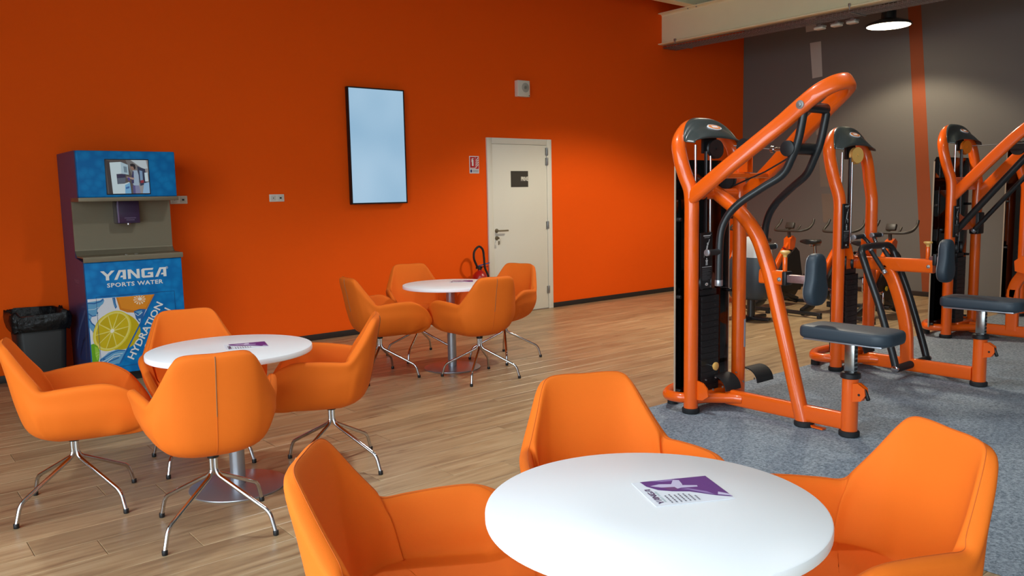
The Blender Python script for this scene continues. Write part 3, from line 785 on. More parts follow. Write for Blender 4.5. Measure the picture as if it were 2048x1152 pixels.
# ------------------------------------------------------------------ tub chairs
RIM = [(0, -.335, .830), (.09, -.332, .832), (.150, -.322, .826), (.181, -.301, .797), (.219, -.252, .715), (.257, -.205, .643), (.281, -.165, .613),
       (.303, -.10, .618), (.330, 0, .627), (.346, .09, .628), (.348, .165, .608), (.336, .235, .562), (.312, .283, .500), (.274, .308, .455), (.20, .318, .437), (.10, .322, .430), (0, .323, .430)]
MID = [(0, -.278, .52), (.10, -.273, .52), (.165, -.257, .52), (.205, -.236, .52), (.245, -.205, .51), (.262, -.175, .51), (.274, -.145, .505),
       (.290, -.09, .50), (.305, 0, .50), (.314, .08, .50), (.315, .155, .49), (.304, .22, .47), (.288, .262, .435), (.260, .285, .405), (.20, .30, .395), (.10, .305, .392), (0, .306, .39)]
def chair_columns():
    cols = []
    N = len(RIM) - 1
    for i, (r, m) in enumerate(zip(RIM, MID)):
        r = Vector(r); m = Vector(m)
        wf = 1 - .055 * min(1, max(0, i - 4) / 4); r.x *= wf; m.x *= wf
        if r.z > .62: r.z -= .014 * (r.z - .62) / .21
        front = i >= 13
        z2 = .408 if i < 10 else (.39 if i < 13 else .368)
        m2 = Vector((m.x * .825, m.y * .86 + .0, z2)); m3 = Vector((m.x * .54, m.y * .57, .356 if not front else .345)); m4 = Vector((m.x * .22, m.y * .22, .343))
        if i <= 5: ri = Vector((r.x * .88, r.y + .036, r.z - .001))
        elif i <= 9: ri = Vector((r.x - .037, r.y + .008 * (9 - i) / 4, r.z - .001))
        elif i <= 12: ri = Vector((r.x - .042, r.y - .028, r.z - .0))
        else: ri = Vector((r.x * .87, r.y - .045, max(r.z + .012, .455)))
        rt = (r + ri) / 2 + Vector((0, 0, .009))
        ro = r.lerp(m, .06) if not front else r
        if front:
            i1 = Vector((r.x * .80, r.y * .80, .461)); i2 = Vector((r.x * .66, r.y * .64, .466))
        elif i >= 11:
            i1 = Vector((m.x * .83, m.y * .80, .475)); i2 = Vector((m.x * .72, m.y * .66, .465))
        elif i >= 6:
            i1 = Vector((m.x - .047, m.y * .92, .53)); i2 = Vector((m.x - .062, m.y * .82, .470))
        else:
            i1 = Vector((m.x * .83, m.y + .045, .56)); i2 = Vector((m.x * .78, m.y + .072, .470))
        s1 = Vector((i2.x * .84, i2.y * .84, .462)); s2 = Vector((i2.x * .42, i2.y * .42, .466))
        cols.append([Vector((0, 0, .342)), m4, m3, m2, m, r.lerp(m, .45) if not front else r.lerp(m, .5), ro, rt, ri, ri.lerp(i1, .5), i1, i2, s1, s2, Vector((0, 0, .467))])
    cols = [[p + Vector((0, .05, 0)) for p in c] for c in cols]
    full = cols[:] + [[Vector((-p.x, p.y, p.z)) for p in c] for c in cols[-2:0:-1]]
    return full
def chair_shell_mesh():
    cols = chair_columns(); K = len(cols[0]); n = 5
    rings = []
    for kk in range(K):
        rings.append(catmull([c[kk] for c in cols], n, closed=True))
    NJ = len(rings[0]); prof = []
    for j in range(NJ):
        prof.append(catmull([rings[kk][j] for kk in range(K)], 4))
    NP = len(prof[0]); mb = MB(); vs = []; fs = []
    for j in range(NJ): vs += prof[j]
    for j in range(NJ):
        a, b_ = j * NP, ((j + 1) % NJ) * NP
        for t in range(NP - 1): fs.append([a + t, b_ + t, b_ + t + 1, a + t + 1])
    mb.add(vs, fs)
    return mb, prof
def make_chair(label):
    t = thing('tub_chair', label, 'chair', (0, 0, 0), 0, 'orange tub chairs around the round tables')
    mb, prof = chair_shell_mesh()
    sh = mb.build('shell', 'chair', t, smooth=180)
    me = sh.data; b = bmesh.new(); b.from_mesh(me); bmesh.ops.remove_doubles(b, verts=b.verts, dist=.0006); b.to_mesh(me); b.free()
    back = prof[0]
    seam = [p + Vector((0, -.0012, 0)) for p in back[9:27]]
    MB().tube(seam[:9], .0010, 6).build('back_seam', 'stitch', sh); MB().tube(seam[8:], .0019, 6).build('back_zip', 'zip', sh)
    n5 = 5; NJ = len(prof)
    def rimline(idx, a0, a1, off):
        pts = [prof[j % NJ][idx] + off for j in range(a0, a1 + 1)]
        return pts
    a = 13 * n5
    MB().tube([p + Vector((0, 0, .0004)) for p in rimline(30, -a, a, Vector((0, 0, .0)))], .0011, 5).build('rim_stitching', 'stitch', sh)
    MB().cyl((0, 0, .318), (0, 0, .347), .026, 24, .003).b6(-.055, .055, -.03, .10, .342, .350, .004).build('swivel_plate', 'black', t)
    for k_ in range(4):
        ca, sa = math.cos(math.pi / 2 * k_), math.sin(math.pi / 2 * k_)
        pts = fillet([(.0125, 0, .322), (.0125, 0, .248), (.292, 0, .098), (.321, 0, .016)], .035, 6)
        pts = fillet([(.0125, 0, .322), (.0125, 0, .245), (.296, 0, .102), (.322, 0, .014)], .03, 6)
        lg = MB().tube([(x * ca - y_ * sa, x * sa + y_ * ca, z_) for x, y_, z_ in pts], .0098, 12).build('leg', 'chrome', t)
        MB().cyl((.3225 * ca, .3225 * sa, 0), (.3222 * ca, .3222 * sa, .022), .0125, 16, .002).build('foot_cap', 'black', lg)
    return t
def copy_thing(root, label):
    r = root.copy(); COL.objects.link(r); r['label'] = label
    for ch in list(root.children):
        c = ch.copy(); COL.objects.link(c); c.parent = r
        for g_ in list(ch.children):
            e = g_.copy(); COL.objects.link(e); e.parent = c
    return r
CH = [  # x, y, facing, leg angle, label
    (.782, 4.281, -10.5, 26, 'leftmost orange tub chair, seen from its side, at the middle round table'),
    (1.188, 3.56, 78, 30, 'orange tub chair with its back and zip towards us at the middle round table'),
    (1.957, 3.946, 147.5, 22, 'orange tub chair right of the middle round table, its back leaning right'),
    (1.465, 4.549, -97.1, 38, 'orange tub chair in front of the blue kiosk, behind the middle round table'),
    (3.271, 5.69, -7.5, 42, 'orange tub chair at the left of the farthest round table'),
    (3.839, 5.116, 84.6, 40, 'orange tub chair with its back towards us at the farthest round table'),
    (3.966, 6.188, -106, 38, 'orange tub chair by the orange wall, behind the farthest round table'),
    (4.464, 5.577, 195, 54, 'orange tub chair in front of the white door, right of the farthest table'),
    (1.025, 1.67, -40.1, 41, 'large orange tub chair at the front, left of the nearest round table'),
    (1.831, 1.771, -116.9, 9, 'orange tub chair facing us behind the nearest round table'),
    (1.938, 1.0, 151, 19, 'orange tub chair on the carpet edge, right of the nearest round table'),
]
chair0 = make_chair(CH[0][4])
for i, (x, y_, fa, la, lab) in enumerate(CH):
    c = chair0 if i == 0 else copy_thing(chair0, lab)
    c.location = (x, y_, 0); c.rotation_euler = (0, 0, R(fa - 90)); c.scale = (.97, .98, .99)
    for ch in c.children:
        if ch.name.split('.')[0] == 'leg': ch.rotation_euler = (0, 0, R(la - fa + 90))

# ------------------------------------------------------------------ round tables with flyers
def make_table(label):
    t = thing('round_table', label, 'table', (0, 0, 0), 0, 'round white tables')
    TR = .395
    MB().lathe([(.682, .10), (.682, TR - .004), (.684, TR - .001), (.687, TR), (.704, TR), (.708, TR - .0015), (.710, TR - .005), (.710, .12), (.710, .001)], (0, 0, 0), seg=96).build('tabletop', 'tabletop', t, smooth=35)
    MB().lathe([(0, .235), (.004, .237), (.007, .236), (.010, .225), (.016, .10), (.018, .045)], (0, 0, 0), seg=64).build('base_plate', 'silver', t)
    MB().cyl((0, 0, .014), (0, 0, .672), .037, 32).build('column', 'silver', t)
    MB().b6(-.2, .2, -.022, .022, .668, .682, .003).b6(-.022, .022, -.2, .2, .668, .682, .003).build('top_bracket', 'silver', t)
    return t
TB = [(1.42, 1.23, 'nearest round white table on a silver pedestal, largest in view'), (1.454, 4.0, 'middle round white table in front of the blue kiosk'), (3.897, 5.583, 'farthest round white table, near the white door')]
tab0 = make_table(TB[0][2])
for i, (x, y_, lab) in enumerate(TB):
    t = tab0 if i == 0 else copy_thing(tab0, lab)
    t.location = (x, y_, 0)
PUR = (98, 48, 128)
def make_flyer(label):
    f = thing('flyer', label, 'flyer', (0, 0, 0), 0, 'purple sports water flyers')
    FW, FH = .200, .162
    MB().b6(0, FW, 0, FH, 0, .0008).build('sheet', 'paper', f)
    p = Print((0, 0, .0008), (1, 0, 0), (0, 1, 0))
    pu2 = (150, 124, 180); lv = (206, 196, 224); gy = (120, 118, 130)
    # the left margin carries the turned logo, the upper part the picture
    p.poly([(.022, FH), (FW, FH), (FW, .012), (.165, .030), (.115, .070), (.075, .082), (.045, .098), (.026, .128)], PUR)
    p.poly([(.05, FH), (.105, FH), (.112, .15), (.075, .15)], pu2); p.poly([(.036, .128), (.062, .135), (.092, .128), (.11, .10), (.085, .092), (.06, .112)], lv)
    p.poly([(.06, .112), (.092, .108), (.096, .088), (.072, .088)], (112, 62, 120)); p.poly([(.09, .125), (.108, .155), (.122, .15), (.118, .12), (.106, .10)], lv)
    for k_ in range(3): p.stroke([(.106 + .006 * k_, .118), (.114 + .006 * k_, .098)], .0015, (70, 50, 90))
    p.poly([(.105, .118), (.150, .104), (.148, .095), (.105, .098)], lv); p.poly([(.112, .16), (.128, .164), (.126, FH), (.11, FH)], lv)
    p.poly([(.10, .09), (.118, .080), (.145, .052), (.165, .034), (.155, .06), (.12, .09)], pu2); p.poly([(.172, .034), (FW - .004, .020), (FW, .012), (FW, .03), (.18, .05)], lv)
    yanga(p, .027, .012, .096, .015, (84, 52, 98), rot=R(90))
    p.text('SPORTS WATER', .036, .02, .07, .006, (140, 180, 176), rot=R(90))
    for k_ in range(7):
        L_ = (.050, .055, .048, .052, .05, .042, .03)[k_]
        x0 = .044 + k_ * .0115
        for q_ in range(5): p.rect(x0, .012 + q_ * L_ / 5, x0 + .004, .012 + q_ * L_ / 5 + L_ / 5 * .72, gy)
    p.build('printing', f)
    return f
fl0 = make_flyer('purple and white flyer lying on the nearest round table')
FL = [(1.414, 1.216, -27, 1.0, ''), (1.413, 3.94, -15, 1.0, 'purple and white flyer lying on the middle round table'), (3.93, 5.64, -35, 1.0, 'purple and white flyer lying on the farthest round table')]
for i, (x, y_, a, s_, lab) in enumerate(FL):
    f = fl0 if i == 0 else copy_thing(fl0, lab)
    f.location = (x, y_, .7106); f.rotation_euler = (0, 0, R(a))
# ------------------------------------------------------------------ training machines
# each is built round its upright arch: x across, -y towards the seat, z up
FLR = .0074
def mirror(pts): return [(-x, y_, z_) for x, y_, z_ in pts]
def arch_path(hw, knee, top, lean=.12, bulge=.035):
    H = top - knee
    half = [(-hw, 0, .02), (-hw, 0, knee - .25), (-hw, 0, knee - .06), (-hw - .004, .008, knee + .04), (-hw - bulge * .55, lean * .3, knee + H * .28), (-hw - bulge, lean * .5, knee + H * .50),
            (-hw - bulge * .62, lean * .72, knee + H * .73), (-hw * .78, lean * .9, knee + H * .90), (-hw * .42, lean, knee + H * .985), (0, lean, top)]
    return half + mirror(half[-2::-1])
def base_frame(t, hw, knee, top, lean=.12, shield=(.285, .105, 1.63), beam_end=-.93, cross=True, stack=True, pulley='black'):
    sw = 0.046
    up = MB().tube(catmull(arch_path(hw, knee, top, lean), 7), sw, 18, up=(0, 1, 0)).build('upright_arch', 'tube', t)
    for sx in (-1, 1):
        MB().lathe([(0, .052), (.006, .056), (.030, .056), (.034, .050)], (sx * hw, 0, 0), seg=28).build('foot_cap', 'black_rubber', t)
    # cross member, base beam, side braces, rear loop
    if cross: MB().tube([(-hw + .02, .02, knee + .01), (hw - .02, .02, knee + .01)], .036, 14).build('cross_member', 'tube', t)
    MB().tube([(0, -.10, .082), (0, beam_end + .02, .082)], .026, 20, up=(1, 0, 0), ry=.05, p=5).build('base_beam', 'tube', t)
    for sx in (-1, 1):
        MB().tube(catmull([(sx * (hw - .02), 0, .085), (sx * hw * .55, -.035, .085), (sx * .03, -.15, .084), (sx * .0, -.22, .083)], 6), .035, 14).build('side_brace', 'tube', t)
    lp = [(-hw + .01, .01, .095), (-hw - .035, .07, .095), (-hw - .025, .17, .095), (-hw * .55, .25, .095), (0, .265, .095)]
    MB().tube(catmull(lp + mirror(lp[-2::-1]), 6), .034, 14).build('rear_loop', 'tube', t)
    for sx in (-1, 1):
        MB().lathe([(0, .034), (.035, .034), (.062, .03)], (sx * hw * .6, .235, 0), seg=20).build('foot_cap', 'black_rubber', t)
    # grey cover over the arch with a badge
    H = top - knee; pth = catmull(arch_path(hw, knee, top, lean), 12); zc = knee + H * .73
    seg_ = [p for p in pth if p.z > zc]
    n = len(seg_); mb = MB(); vs = []; rows = 9
    for i, p in enumerate(seg_):
        u = i / (n - 1) * 2 - 1
        zb = zc + .012 + H * .05 * (1 - u * u); xb = p.x * .93
        for j in range(rows):
            s_ = j / (rows - 1)
            if s_ < .35:                      # over the tube, from its crown to its front
                amax = 86 - 72 * abs(u) ** 2.2 if u < 0 else 86 - 30 * u * u
                a = R(amax * (1 - s_ / .35)); rr_ = sw + .004
                c = Vector((p.x, p.y, p.z)); o_ = Vector((p.x, 0, p.z - (knee + H * .45))).normalized()
                v = c + o_ * (rr_ * math.sin(a)) + Vector((0, -1, 0)) * (rr_ * math.cos(a))
            else:
                q_ = (s_ - .35) / .65; st = Vector((p.x, p.y - sw - .004, p.z)); en = Vector((xb, lean * .45 - .075, min(zb, p.z - .01)))
                v = st.lerp(en, q_) + Vector((0, -.020 * math.sin(math.pi * q_) * (1 - u * u), 0))
            vs.append(v)
    fs = [[i * rows + j, (i + 1) * rows + j, (i + 1) * rows + j + 1, i * rows + j + 1] for i in range(n - 1) for j in range(rows - 1)]
    mb.add(vs, fs)
    cov = mb.build('arch_cover', 'shroud', t, smooth=50)
    so = cov.modifiers.new('thick', 'SOLIDIFY'); so.thickness = .004; so.offset = -1
    ci = int((n - 1) * .53); A0, A1 = vs[ci * rows + 5], vs[ci * rows + 3]
    yy_ = (A1 - A0).normalized(); nn_ = Vector((1, 0, 0)).cross(yy_).normalized(); c0 = (A0 + A1) / 2 + nn_ * .001
    def ell(rx, ry, off, m_):
        bd.m = m_
        bd.prism([(rx * math.cos(2 * math.pi * i / 28), ry * math.sin(2 * math.pi * i / 28)) for i in range(28)], c0 + nn_ * off, (1, 0, 0), yy_, .006)
    bd = MB()
    ell(.066, .033, 0, 0); ell(.058, .026, .0015, 1)
    for k_ in range(4): bd.m = 0; bd.prism([(-.028 + k_ * .015, -.012), (-.018 + k_ * .015, -.012), (-.014 + k_ * .015, .012), (-.024 + k_ * .015, .012)], c0 + nn_ * .0065, (1, 0, 0), yy_, .002)
    badge = bd.build('badge', ['paper', 'pulley_orange'], cov, smooth=30)
    # pulleys and cable at the top
    pz = knee + H * .66
    r0_ = .062 if pulley != 'black' else .056
    def pulley_(x, y_, z_, r, ax, m_, name='pulley', par=t):
        return MB().lathe([(-.016, r * .5), (-.016, r), (-.012, r), (-.005, r - .008), (.005, r - .008), (.012, r), (.016, r), (.016, r * .5)], (x, y_, z_), ax, 32).cyl((x - ax[0] * .024, y_ - ax[1] * .024, z_), (x + ax[0] * .024, y_ + ax[1] * .024, z_), .008, 10).build(name, m_, par)
    pulley_(-.02, .0, pz, r0_, (-.25, -1, 0), pulley); pulley_(.045, .045, pz - .01, r0_ * .95, (-.25, -1, 0), pulley)
    MB().b6(-.07, .07, .055, .075, pz - .03, pz + .09, .004).build('pulley_bracket', 'black_metal', t)
    if shield:
        sx, sy, sz = shield
        mb = MB()
        pr = [(-sx, .10), (sx, .10), (sx, sz - .04), (sx - .04, sz), (-sx + .04, sz), (-sx, sz - .04)]
        mb.prism(pr, (0, sy + .006, 0), (1, 0, 0), (0, 0, 1), .006)
        sh = mb.build('rear_shield', 'smoked', t, smooth=0)
        for ex in (-1, 1): MB().b6(ex * sx - .003, ex * sx + .003, sy - .002, sy + .009, .10, sz - .04).build('polished_edge', 'acrylic_edge', sh)
        for x_, z_ in ((-sx + .015, .13), (-sx + .015, 1.25), (sx - .015, .13), (sx - .015, 1.25), (-sx + .015, .75), (sx - .015, .75)):
            MB().cyl((x_, sy + .01, z_), (x_, sy - .035, z_), .012, 12, .002).build('standoff', 'black', sh)
    if stack:
        ws = thing_part('weight_stack', t)
        pl_me = None
        for k_ in range(15):
            z0 = .135 + k_ * .0415
            if pl_me is None:
                o = MB().b6(-.205, -.025, -.045, .085, 0, .0405, .0012, 1).build('weight_plate', 'black', ws); pl_me = o.data
            else: o = link('weight_plate', pl_me, ws)
            o.location = (0, 0, z0)
        w_ = MB()
        for k_ in range(15): w_.cyl((-.12, -.0462, .155 + k_ * .0415), (-.12, -.040, .155 + k_ * .0415), .0075, 10)
        w_.build('pin_hole', 'black', ws)
        w_ = MB()
        for k_ in range(15): w_.b6(-.075, -.057, -.0458, -.044, .151 + k_ * .0415, .156 + k_ * .0415)
        w_.build('weight_mark', 'bike_grey', ws)
        MB().b6(-.200, -.03, -.03, .075, .757, .80, .006).build('carriage', 'black', ws)
        pn = MB().cyl((-.12, -.045, .30), (-.12, -.075, .30), .006, 10).build('selector_pin', 'chrome', ws)
        MB().lathe([(0, .010), (.008, .014), (.016, .026), (.026, .027), (.03, .022)], (-.12, -.072, .30), (0, -1, 0), 24).build('knob', 'yellow', pn)
        for sx in (-.192, -.038):
            MB().cyl((sx, .022, .11), (sx, .022, pz + .02), .0085, 12).build('guide_rod', 'chrome', t)
        for x_ in (-.175, -.065):
            MB().lathe([(-.014, .02), (-.014, .056), (-.010, .058), (.010, .058), (.014, .056), (.014, .02)], (x_, -.012 if x_ < 0 else .0, .845), (.45, -1, 0), 30).build('low_pulley', 'black', t)
        MB().tube([(-.115, .0, .80), (-.115, .0, pz - .02)], .006, 8, up=(1, 0, 0), ry=.012).build('belt', 'black', t)
        MB().b6(-.16, .16, -.055, .10, .085, .135, .005).build('stack_base', 'tube', t)
    return pz
def thing_part(name, parent):
    o = link(name, None, parent); return o
def placard(t, x, y_, z0, z1, w_, wrap=False):
    pb = MB().b6(x - w_ / 2, x + w_ / 2, y_ - .012, y_, z0, z1, .003).build('placard', 'black', t)
    p = Print((x - w_ / 2, y_ - .0122, z0), (1, 0, 0), (0, 0, 1)); H = z1 - z0; g1 = (196, 198, 198); g2 = (120, 122, 122); g3 = (96, 98, 100)
    p.rect(w_ * .22, H * .935, w_ * .80, H * .955, g1); p.rect(w_ * .30, H * .905, w_ * .72, H * .92, g2)
    # exercise pictogram: seated figure with raised arms, and a front-view body below
    c = w_ * .5
    p.disc(c + w_ * .08, H * .80, w_ * .07, w_ * .075, g1); p.stroke([(c + w_ * .05, H * .77), (c, H * .70), (c - w_ * .03, H * .66)], w_ * .13, g1); p.stroke([(c + w_ * .04, H * .76), (c + w_ * .16, H * .83), (c + w_ * .22, H * .88)], w_ * .05, g1)
    p.stroke([(c - w_ * .02, H * .66), (c + w_ * .18, H * .65), (c + w_ * .16, H * .58)], w_ * .07, g1); p.stroke([(c - w_ * .2, H * .58), (c - w_ * .1, H * .63), (c + w_ * .12, H * .63)], w_ * .04, g2); p.stroke([(c - w_ * .22, H * .56), (c - w_ * .22, H * .66)], w_ * .04, g2)
    p.disc(c, H * .535, w_ * .045, w_ * .05, g1); p.poly([(c - w_ * .11, H * .515), (c + w_ * .11, H * .515), (c + w_ * .06, H * .47), (c - w_ * .06, H * .47)], g1); p.stroke([(c - w_ * .04, H * .47), (c - w_ * .05, H * .42)], w_ * .06, g1); p.stroke([(c + w_ * .04, H * .47), (c + w_ * .05, H * .42)], w_ * .06, g1)
    p.rect(w_ * .12, H * .385, w_ * .90, H * .395, g1)
    for k_ in range(11):
        zz = H * (.355 - k_ * .020); p.rect(w_ * .14, zz, w_ * (.14 + (.7, .62, .72, .5, .68, .66, .4, .7, .6, .66, .45)[k_]), zz + H * .007, g3)
    p.disc(c, H * .08, w_ * .13, w_ * .075, (210, 210, 204)); p.stroke([(c - w_ * .06, H * .08), (c + w_ * .06, H * .08)], w_ * .04, (150, 40, 30))
    p.build('pictogram', pb)
    for zz in (.012, H - .012): MB().cyl((x + w_ * .32, y_ - .012, z0 + zz), (x + w_ * .32, y_ - .015, z0 + zz), .005, 10).build('screw', 'galv', pb)
def seat_unit(t, y0=-.67, y1=-1.22, ypost=-.945, zt=.636, knob_side=1):
    MB().cyl((0, ypost, .02), (0, ypost, .345), .046, 28).build('seat_post', 'tube', t)
    MB().lathe([(0, .052), (.006, .058), (.028, .058), (.034, .05)], (0, ypost, 0), seg=28).build('foot_cap', 'black_rubber', t)
    MB().lathe([(0, .050), (.004, .056), (.028, .056), (.034, .048), (.036, .03)], (0, ypost, .342), seg=28).build('collar', 'black', t)
    bar = MB(); bar.b6(-.021, .021, ypost - .03, ypost + .03, .34, .562, .003); sb = bar.build('seat_bar', 'post_steel', t)
    nt_ = MB()
    for k_ in range(6): nt_.b6(-.012, .012, ypost - .033, ypost - .029, .39 + k_ * .025, .403 + k_ * .025)
    nt_.build('notch', 'black', sb)
    br = MB(); br.prism([(0, -.055), (.05, -.045), (.075, -.01), (.07, .03), (.03, .055), (0, .05)], (.0, ypost - .035, .27), (0, -1, 0), (0, 0, 1), .012)
    br.prism([(0, -.055), (.05, -.045), (.075, -.01), (.07, .03), (.03, .055), (0, .05)], (-.03, ypost - .035, .27), (0, -1, 0), (0, 0, 1), .012)
    g_ = br.build('latch_bracket', 'tube', t)
    MB().box((-.015, ypost - .105, .262), (.018, .024, .07), .008, 2, (R(-24), 0, 0)).cyl((-.045, ypost - .075, .262), (.018, ypost - .075, .262), .007, 10).build('latch_lever', 'black', g_)
    MB().b6(-.12, .12, y1 + .04, y0 - .04, .556, .566, .002).build('seat_plate', 'silver', t)
    # rounded seat cushion, narrower towards the machine
    L_ = y0 - y1; ol = []
    for x_, yy, r in ((.135, y1, .10), (-.135, y1, .10), (-.105, y0, .05), (.105, y0, .05)):
        pass
    pts = []
    def arc(cx, cy, r, a0, a1):
        for i in range(7): a = R(a0 + (a1 - a0) * i / 6); pts.append((cx + r * math.cos(a), cy + r * math.sin(a)))
    arc(.055, y1 + .09, .09, -90, 0); arc(.075, y0 - .05, .05, 0, 90); arc(-.075, y0 - .05, .05, 90, 180); arc(-.055, y1 + .09, .09, 180, 270)
    cx, cy = 0, (y0 + y1) / 2; rings = []
    for z_, sc_ in ((.566, .93), (.572, .975), (.585, .998), (.61, 1.0), (.624, .985), (.632, .95), (.637, .86), (.639, .5), (.6395, .2)):
        rings.append([(cx + (x_ - cx) * sc_, cy + (yy - cy) * (1 - (1 - sc_) * .6), z_ + zt - .636) for x_, yy in pts])
    loft(rings).build('seat_cushion', 'vinyl', t, smooth=60)
def chest_pad(t, y_, z0, z1, yholder):
    """pad facing -y on a sliding bar"""
    zc = (z0 + z1) / 2; H = (z1 - z0) / 2; rings = []
    N = 40; prof = []
    for i in range(N):
        a = 2 * math.pi * i / N; cz, cx = math.sin(a), math.cos(a)
        sz = math.copysign(abs(cz) ** .55, cz); sx = math.copysign(abs(cx) ** .75, cx)
        wd = .072 if sz > .25 else (.072 + (.098 - .072) * min(1, (.25 - sz) / .7))
        wd *= (1 - .10 * math.exp(-((sz - .12) / .22) ** 2))
        prof.append((sx * wd, sz * H))
    for yy, s_ in ((.030, .90), (.026, .97), (.012, 1.0), (-.012, 1.0), (-.024, .96), (-.032, .86), (-.036, .62), (-.0375, .3)):
        rings.append([(x_ * s_, y_ + yy, zc + z_ * (1 - (1 - s_) * .6)) for x_, z_ in prof])
    pd_ = loft(rings).build('chest_pad', 'vinyl', t, smooth=60)
    rg_ = [[(x_ * .92, y_ + yy, zc + z_ * .94) for x_, z_ in prof] for yy in (.034, .030)]
    loft(rg_, True).build('backing_plate', 'galv', pd_)
    MB().b6(-.024, .024, y_ + .03, yholder + .03, .868, .915, .003).build('pad_bar', 'mauve', t)
    MB().b6(-.038, .038, yholder - .028, yholder, .85, .934, .006).build('pad_collar', 'black', t)
def knob(t, x, y_, z_):
    MB().cyl((x, y_, z_ - .045), (x, y_, z_ + .045), .014, 14, .002).build('knob_sleeve', 'tube', t)
    MB().lathe([(0, .011), (.016, .013), (.026, .026), (.032, .031), (.040, .030), (.043, .022)], (x, y_, z_ + .042), seg=24).build('adjuster_knob', 'yellow', t)
def bolt(t, x, y_, z_, ax=(-1, 0, 0), r=.012, name='bolt'):
    MB().lathe([(0, r * 1.9), (.004, r * 1.9), (.005, r), (.012, r * .9), (.013, r * .5)], (x, y_, z_), ax, 16).build(name, 'galv', t)

# --- nearest machine: seated row with overhead loop and hanging levers
XC, YU = 4.435, 3.305
m1 = thing('row_machine', 'nearest orange row machine with an overhead loop frame and hanging black levers', 'exercise machine', (XC, YU, FLR))
pz = base_frame(m1, .255, 1.40, 1.855, .12)
# overhead loop of flat-oval tube
half = [(-.27, -.0, 1.385), (-.262, -.10, 1.455), (-.24, -.24, 1.56), (-.19, -.42, 1.70), (-.155, -.55, 1.80), (-.138, -.68, 1.90), (-.122, -.77, 1.965), (-.085, -.835, 2.005), (-.04, -.868, 2.022), (0, -.878, 2.026)]
MB().tube(catmull(half + mirror(half[-2::-1]), 7), .030, 18, up=(1, 0, 0), ry=.048, p=3).build('loop_frame', 'tube', m1)
for sx in (-1, 1): bolt(m1, sx * .166, -.69, 1.905, (sx, 0, 0), .013)
MB().cyl((-.135, -.69, 1.895), (.135, -.69, 1.895), .030, 20).build('pivot_axle', 'black_metal', m1)
LV = [(.12, -.69, 1.885), (.12, -.655, 1.71), (.121, -.615, 1.61), (.128, -.56, 1.515), (.16, -.445, 1.44), (.203, -.31, 1.345), (.226, -.235, 1.25), (.238, -.205, 1.13), (.24, -.20, .875)]
for sx in (-1, 1):
    pts = catmull([(sx * x_, y_, z_ - .0) for x_, y_, z_ in LV], 7)
    lv = MB().tube(pts, .0235, 16).build('lever', 'black_metal', m1)
    MB().cyl((sx * .24, -.20, .88), (sx * .24, -.20, .842), .0245, 18, .002).build('end_cap', 'silver', lv)
    MB().cyl((sx * .245, -.203, 1.055), (sx * .355, -.203, 1.055), .019, 16).build('grip', 'grip', lv)
    MB().cyl((sx * .355, -.203, 1.055), (sx * .368, -.203, 1.055), .021, 18, .003).build('grip_end', 'silver', lv)
MB().cyl((-.13, -.60, 1.665), (.13, -.60, 1.665), .036, 22).build('lever_cross_tube', 'black_metal', m1)
MB().cyl((-.15, -.60, 1.665), (-.128, -.60, 1.665), .046, 24, .003).build('tube_cap', 'black', m1)
MB().cyl((.0, -.56, 1.665), (.0, -.42, 1.672), .012, 10).cyl((0, -.42, 1.672), (0, -.40, 1.673), .02, 12).build('cable_clevis', 'chrome', m1)
MB().tube([(0, -.40, 1.673), (0, -.13, 1.71)], .004, 8).build('cable', 'galv', m1)
MB().lathe([(-.016, .03), (-.016, .052), (-.008, .045), (.008, .045), (.016, .052), (.016, .03)], (0, -.21, 1.70), (1, 0, 0), 28).build('pulley', 'black', m1)
MB().lathe([(-.016, .03), (-.016, .060), (-.008, .052), (.008, .052), (.016, .060), (.016, .03)], (.03, -.06, 1.50), (1, 0, 0), 28).build('pulley', 'black', m1)
MB().tube([(.03, -.07, 1.445), (0, -.36, 1.54), (0, -.57, 1.64)], .005, 8).build('cable', 'black', m1)
MB().tube([(-.23, -.20, 1.52), (.23, -.20, 1.52)], .018, 14, up=(0, 0, 1), ry=.04, p=4).prism([(-.05, 0), (.05, 0), (.05, .10), (.02, .14), (-.02, .14), (-.05, .10)], (-.03, -.2, 1.54), (0, 1, 0), (0, 0, 1), .01).prism([(-.05, 0), (.05, 0), (.05, .10), (.02, .14), (-.02, .14), (-.05, .10)], (.02, -.2, 1.54), (0, 1, 0), (0, 0, 1), .01).build('pulley_plate', 'tube', m1)
# front strut, holder and pad
st = catmull([(0, .03, 1.435), (0, -.09, 1.355), (0, -.175, 1.295), (0, -.26, 1.21), (0, -.325, 1.115), (0, -.375, .99), (0, -.42, .86), (0, -.50, .575), (0, -.57, .32), (0, -.652, .02)], 7)
MB().tube(st, .046, 20, up=(1, 0, 0)).build('front_strut', 'tube', m1)
MB().lathe([(0, .054), (.006, .060), (.028, .060), (.034, .052)], (0, -.658, 0), seg=28).build('foot_cap', 'black_rubber', m1)
MB().tube([(0, -.655, .04), (0, -.70, .03), (0, -.72, .008), (0, -.79, .006)], .022, 10, up=(1, 0, 0), ry=.005, p=5).build('floor_tab', 'tube', m1)
MB().tube([(0, -.345, .895), (0, -.51, .893)], .030, 20, up=(1, 0, 0), ry=.044, p=5).build('pad_holder', 'tube', m1)
bolt(m1, -.031, -.49, .885, r=.007)
knob(m1, 0, -.508, .975)
chest_pad(m1, -.715, .742, 1.052, -.51)
seat_unit(m1)
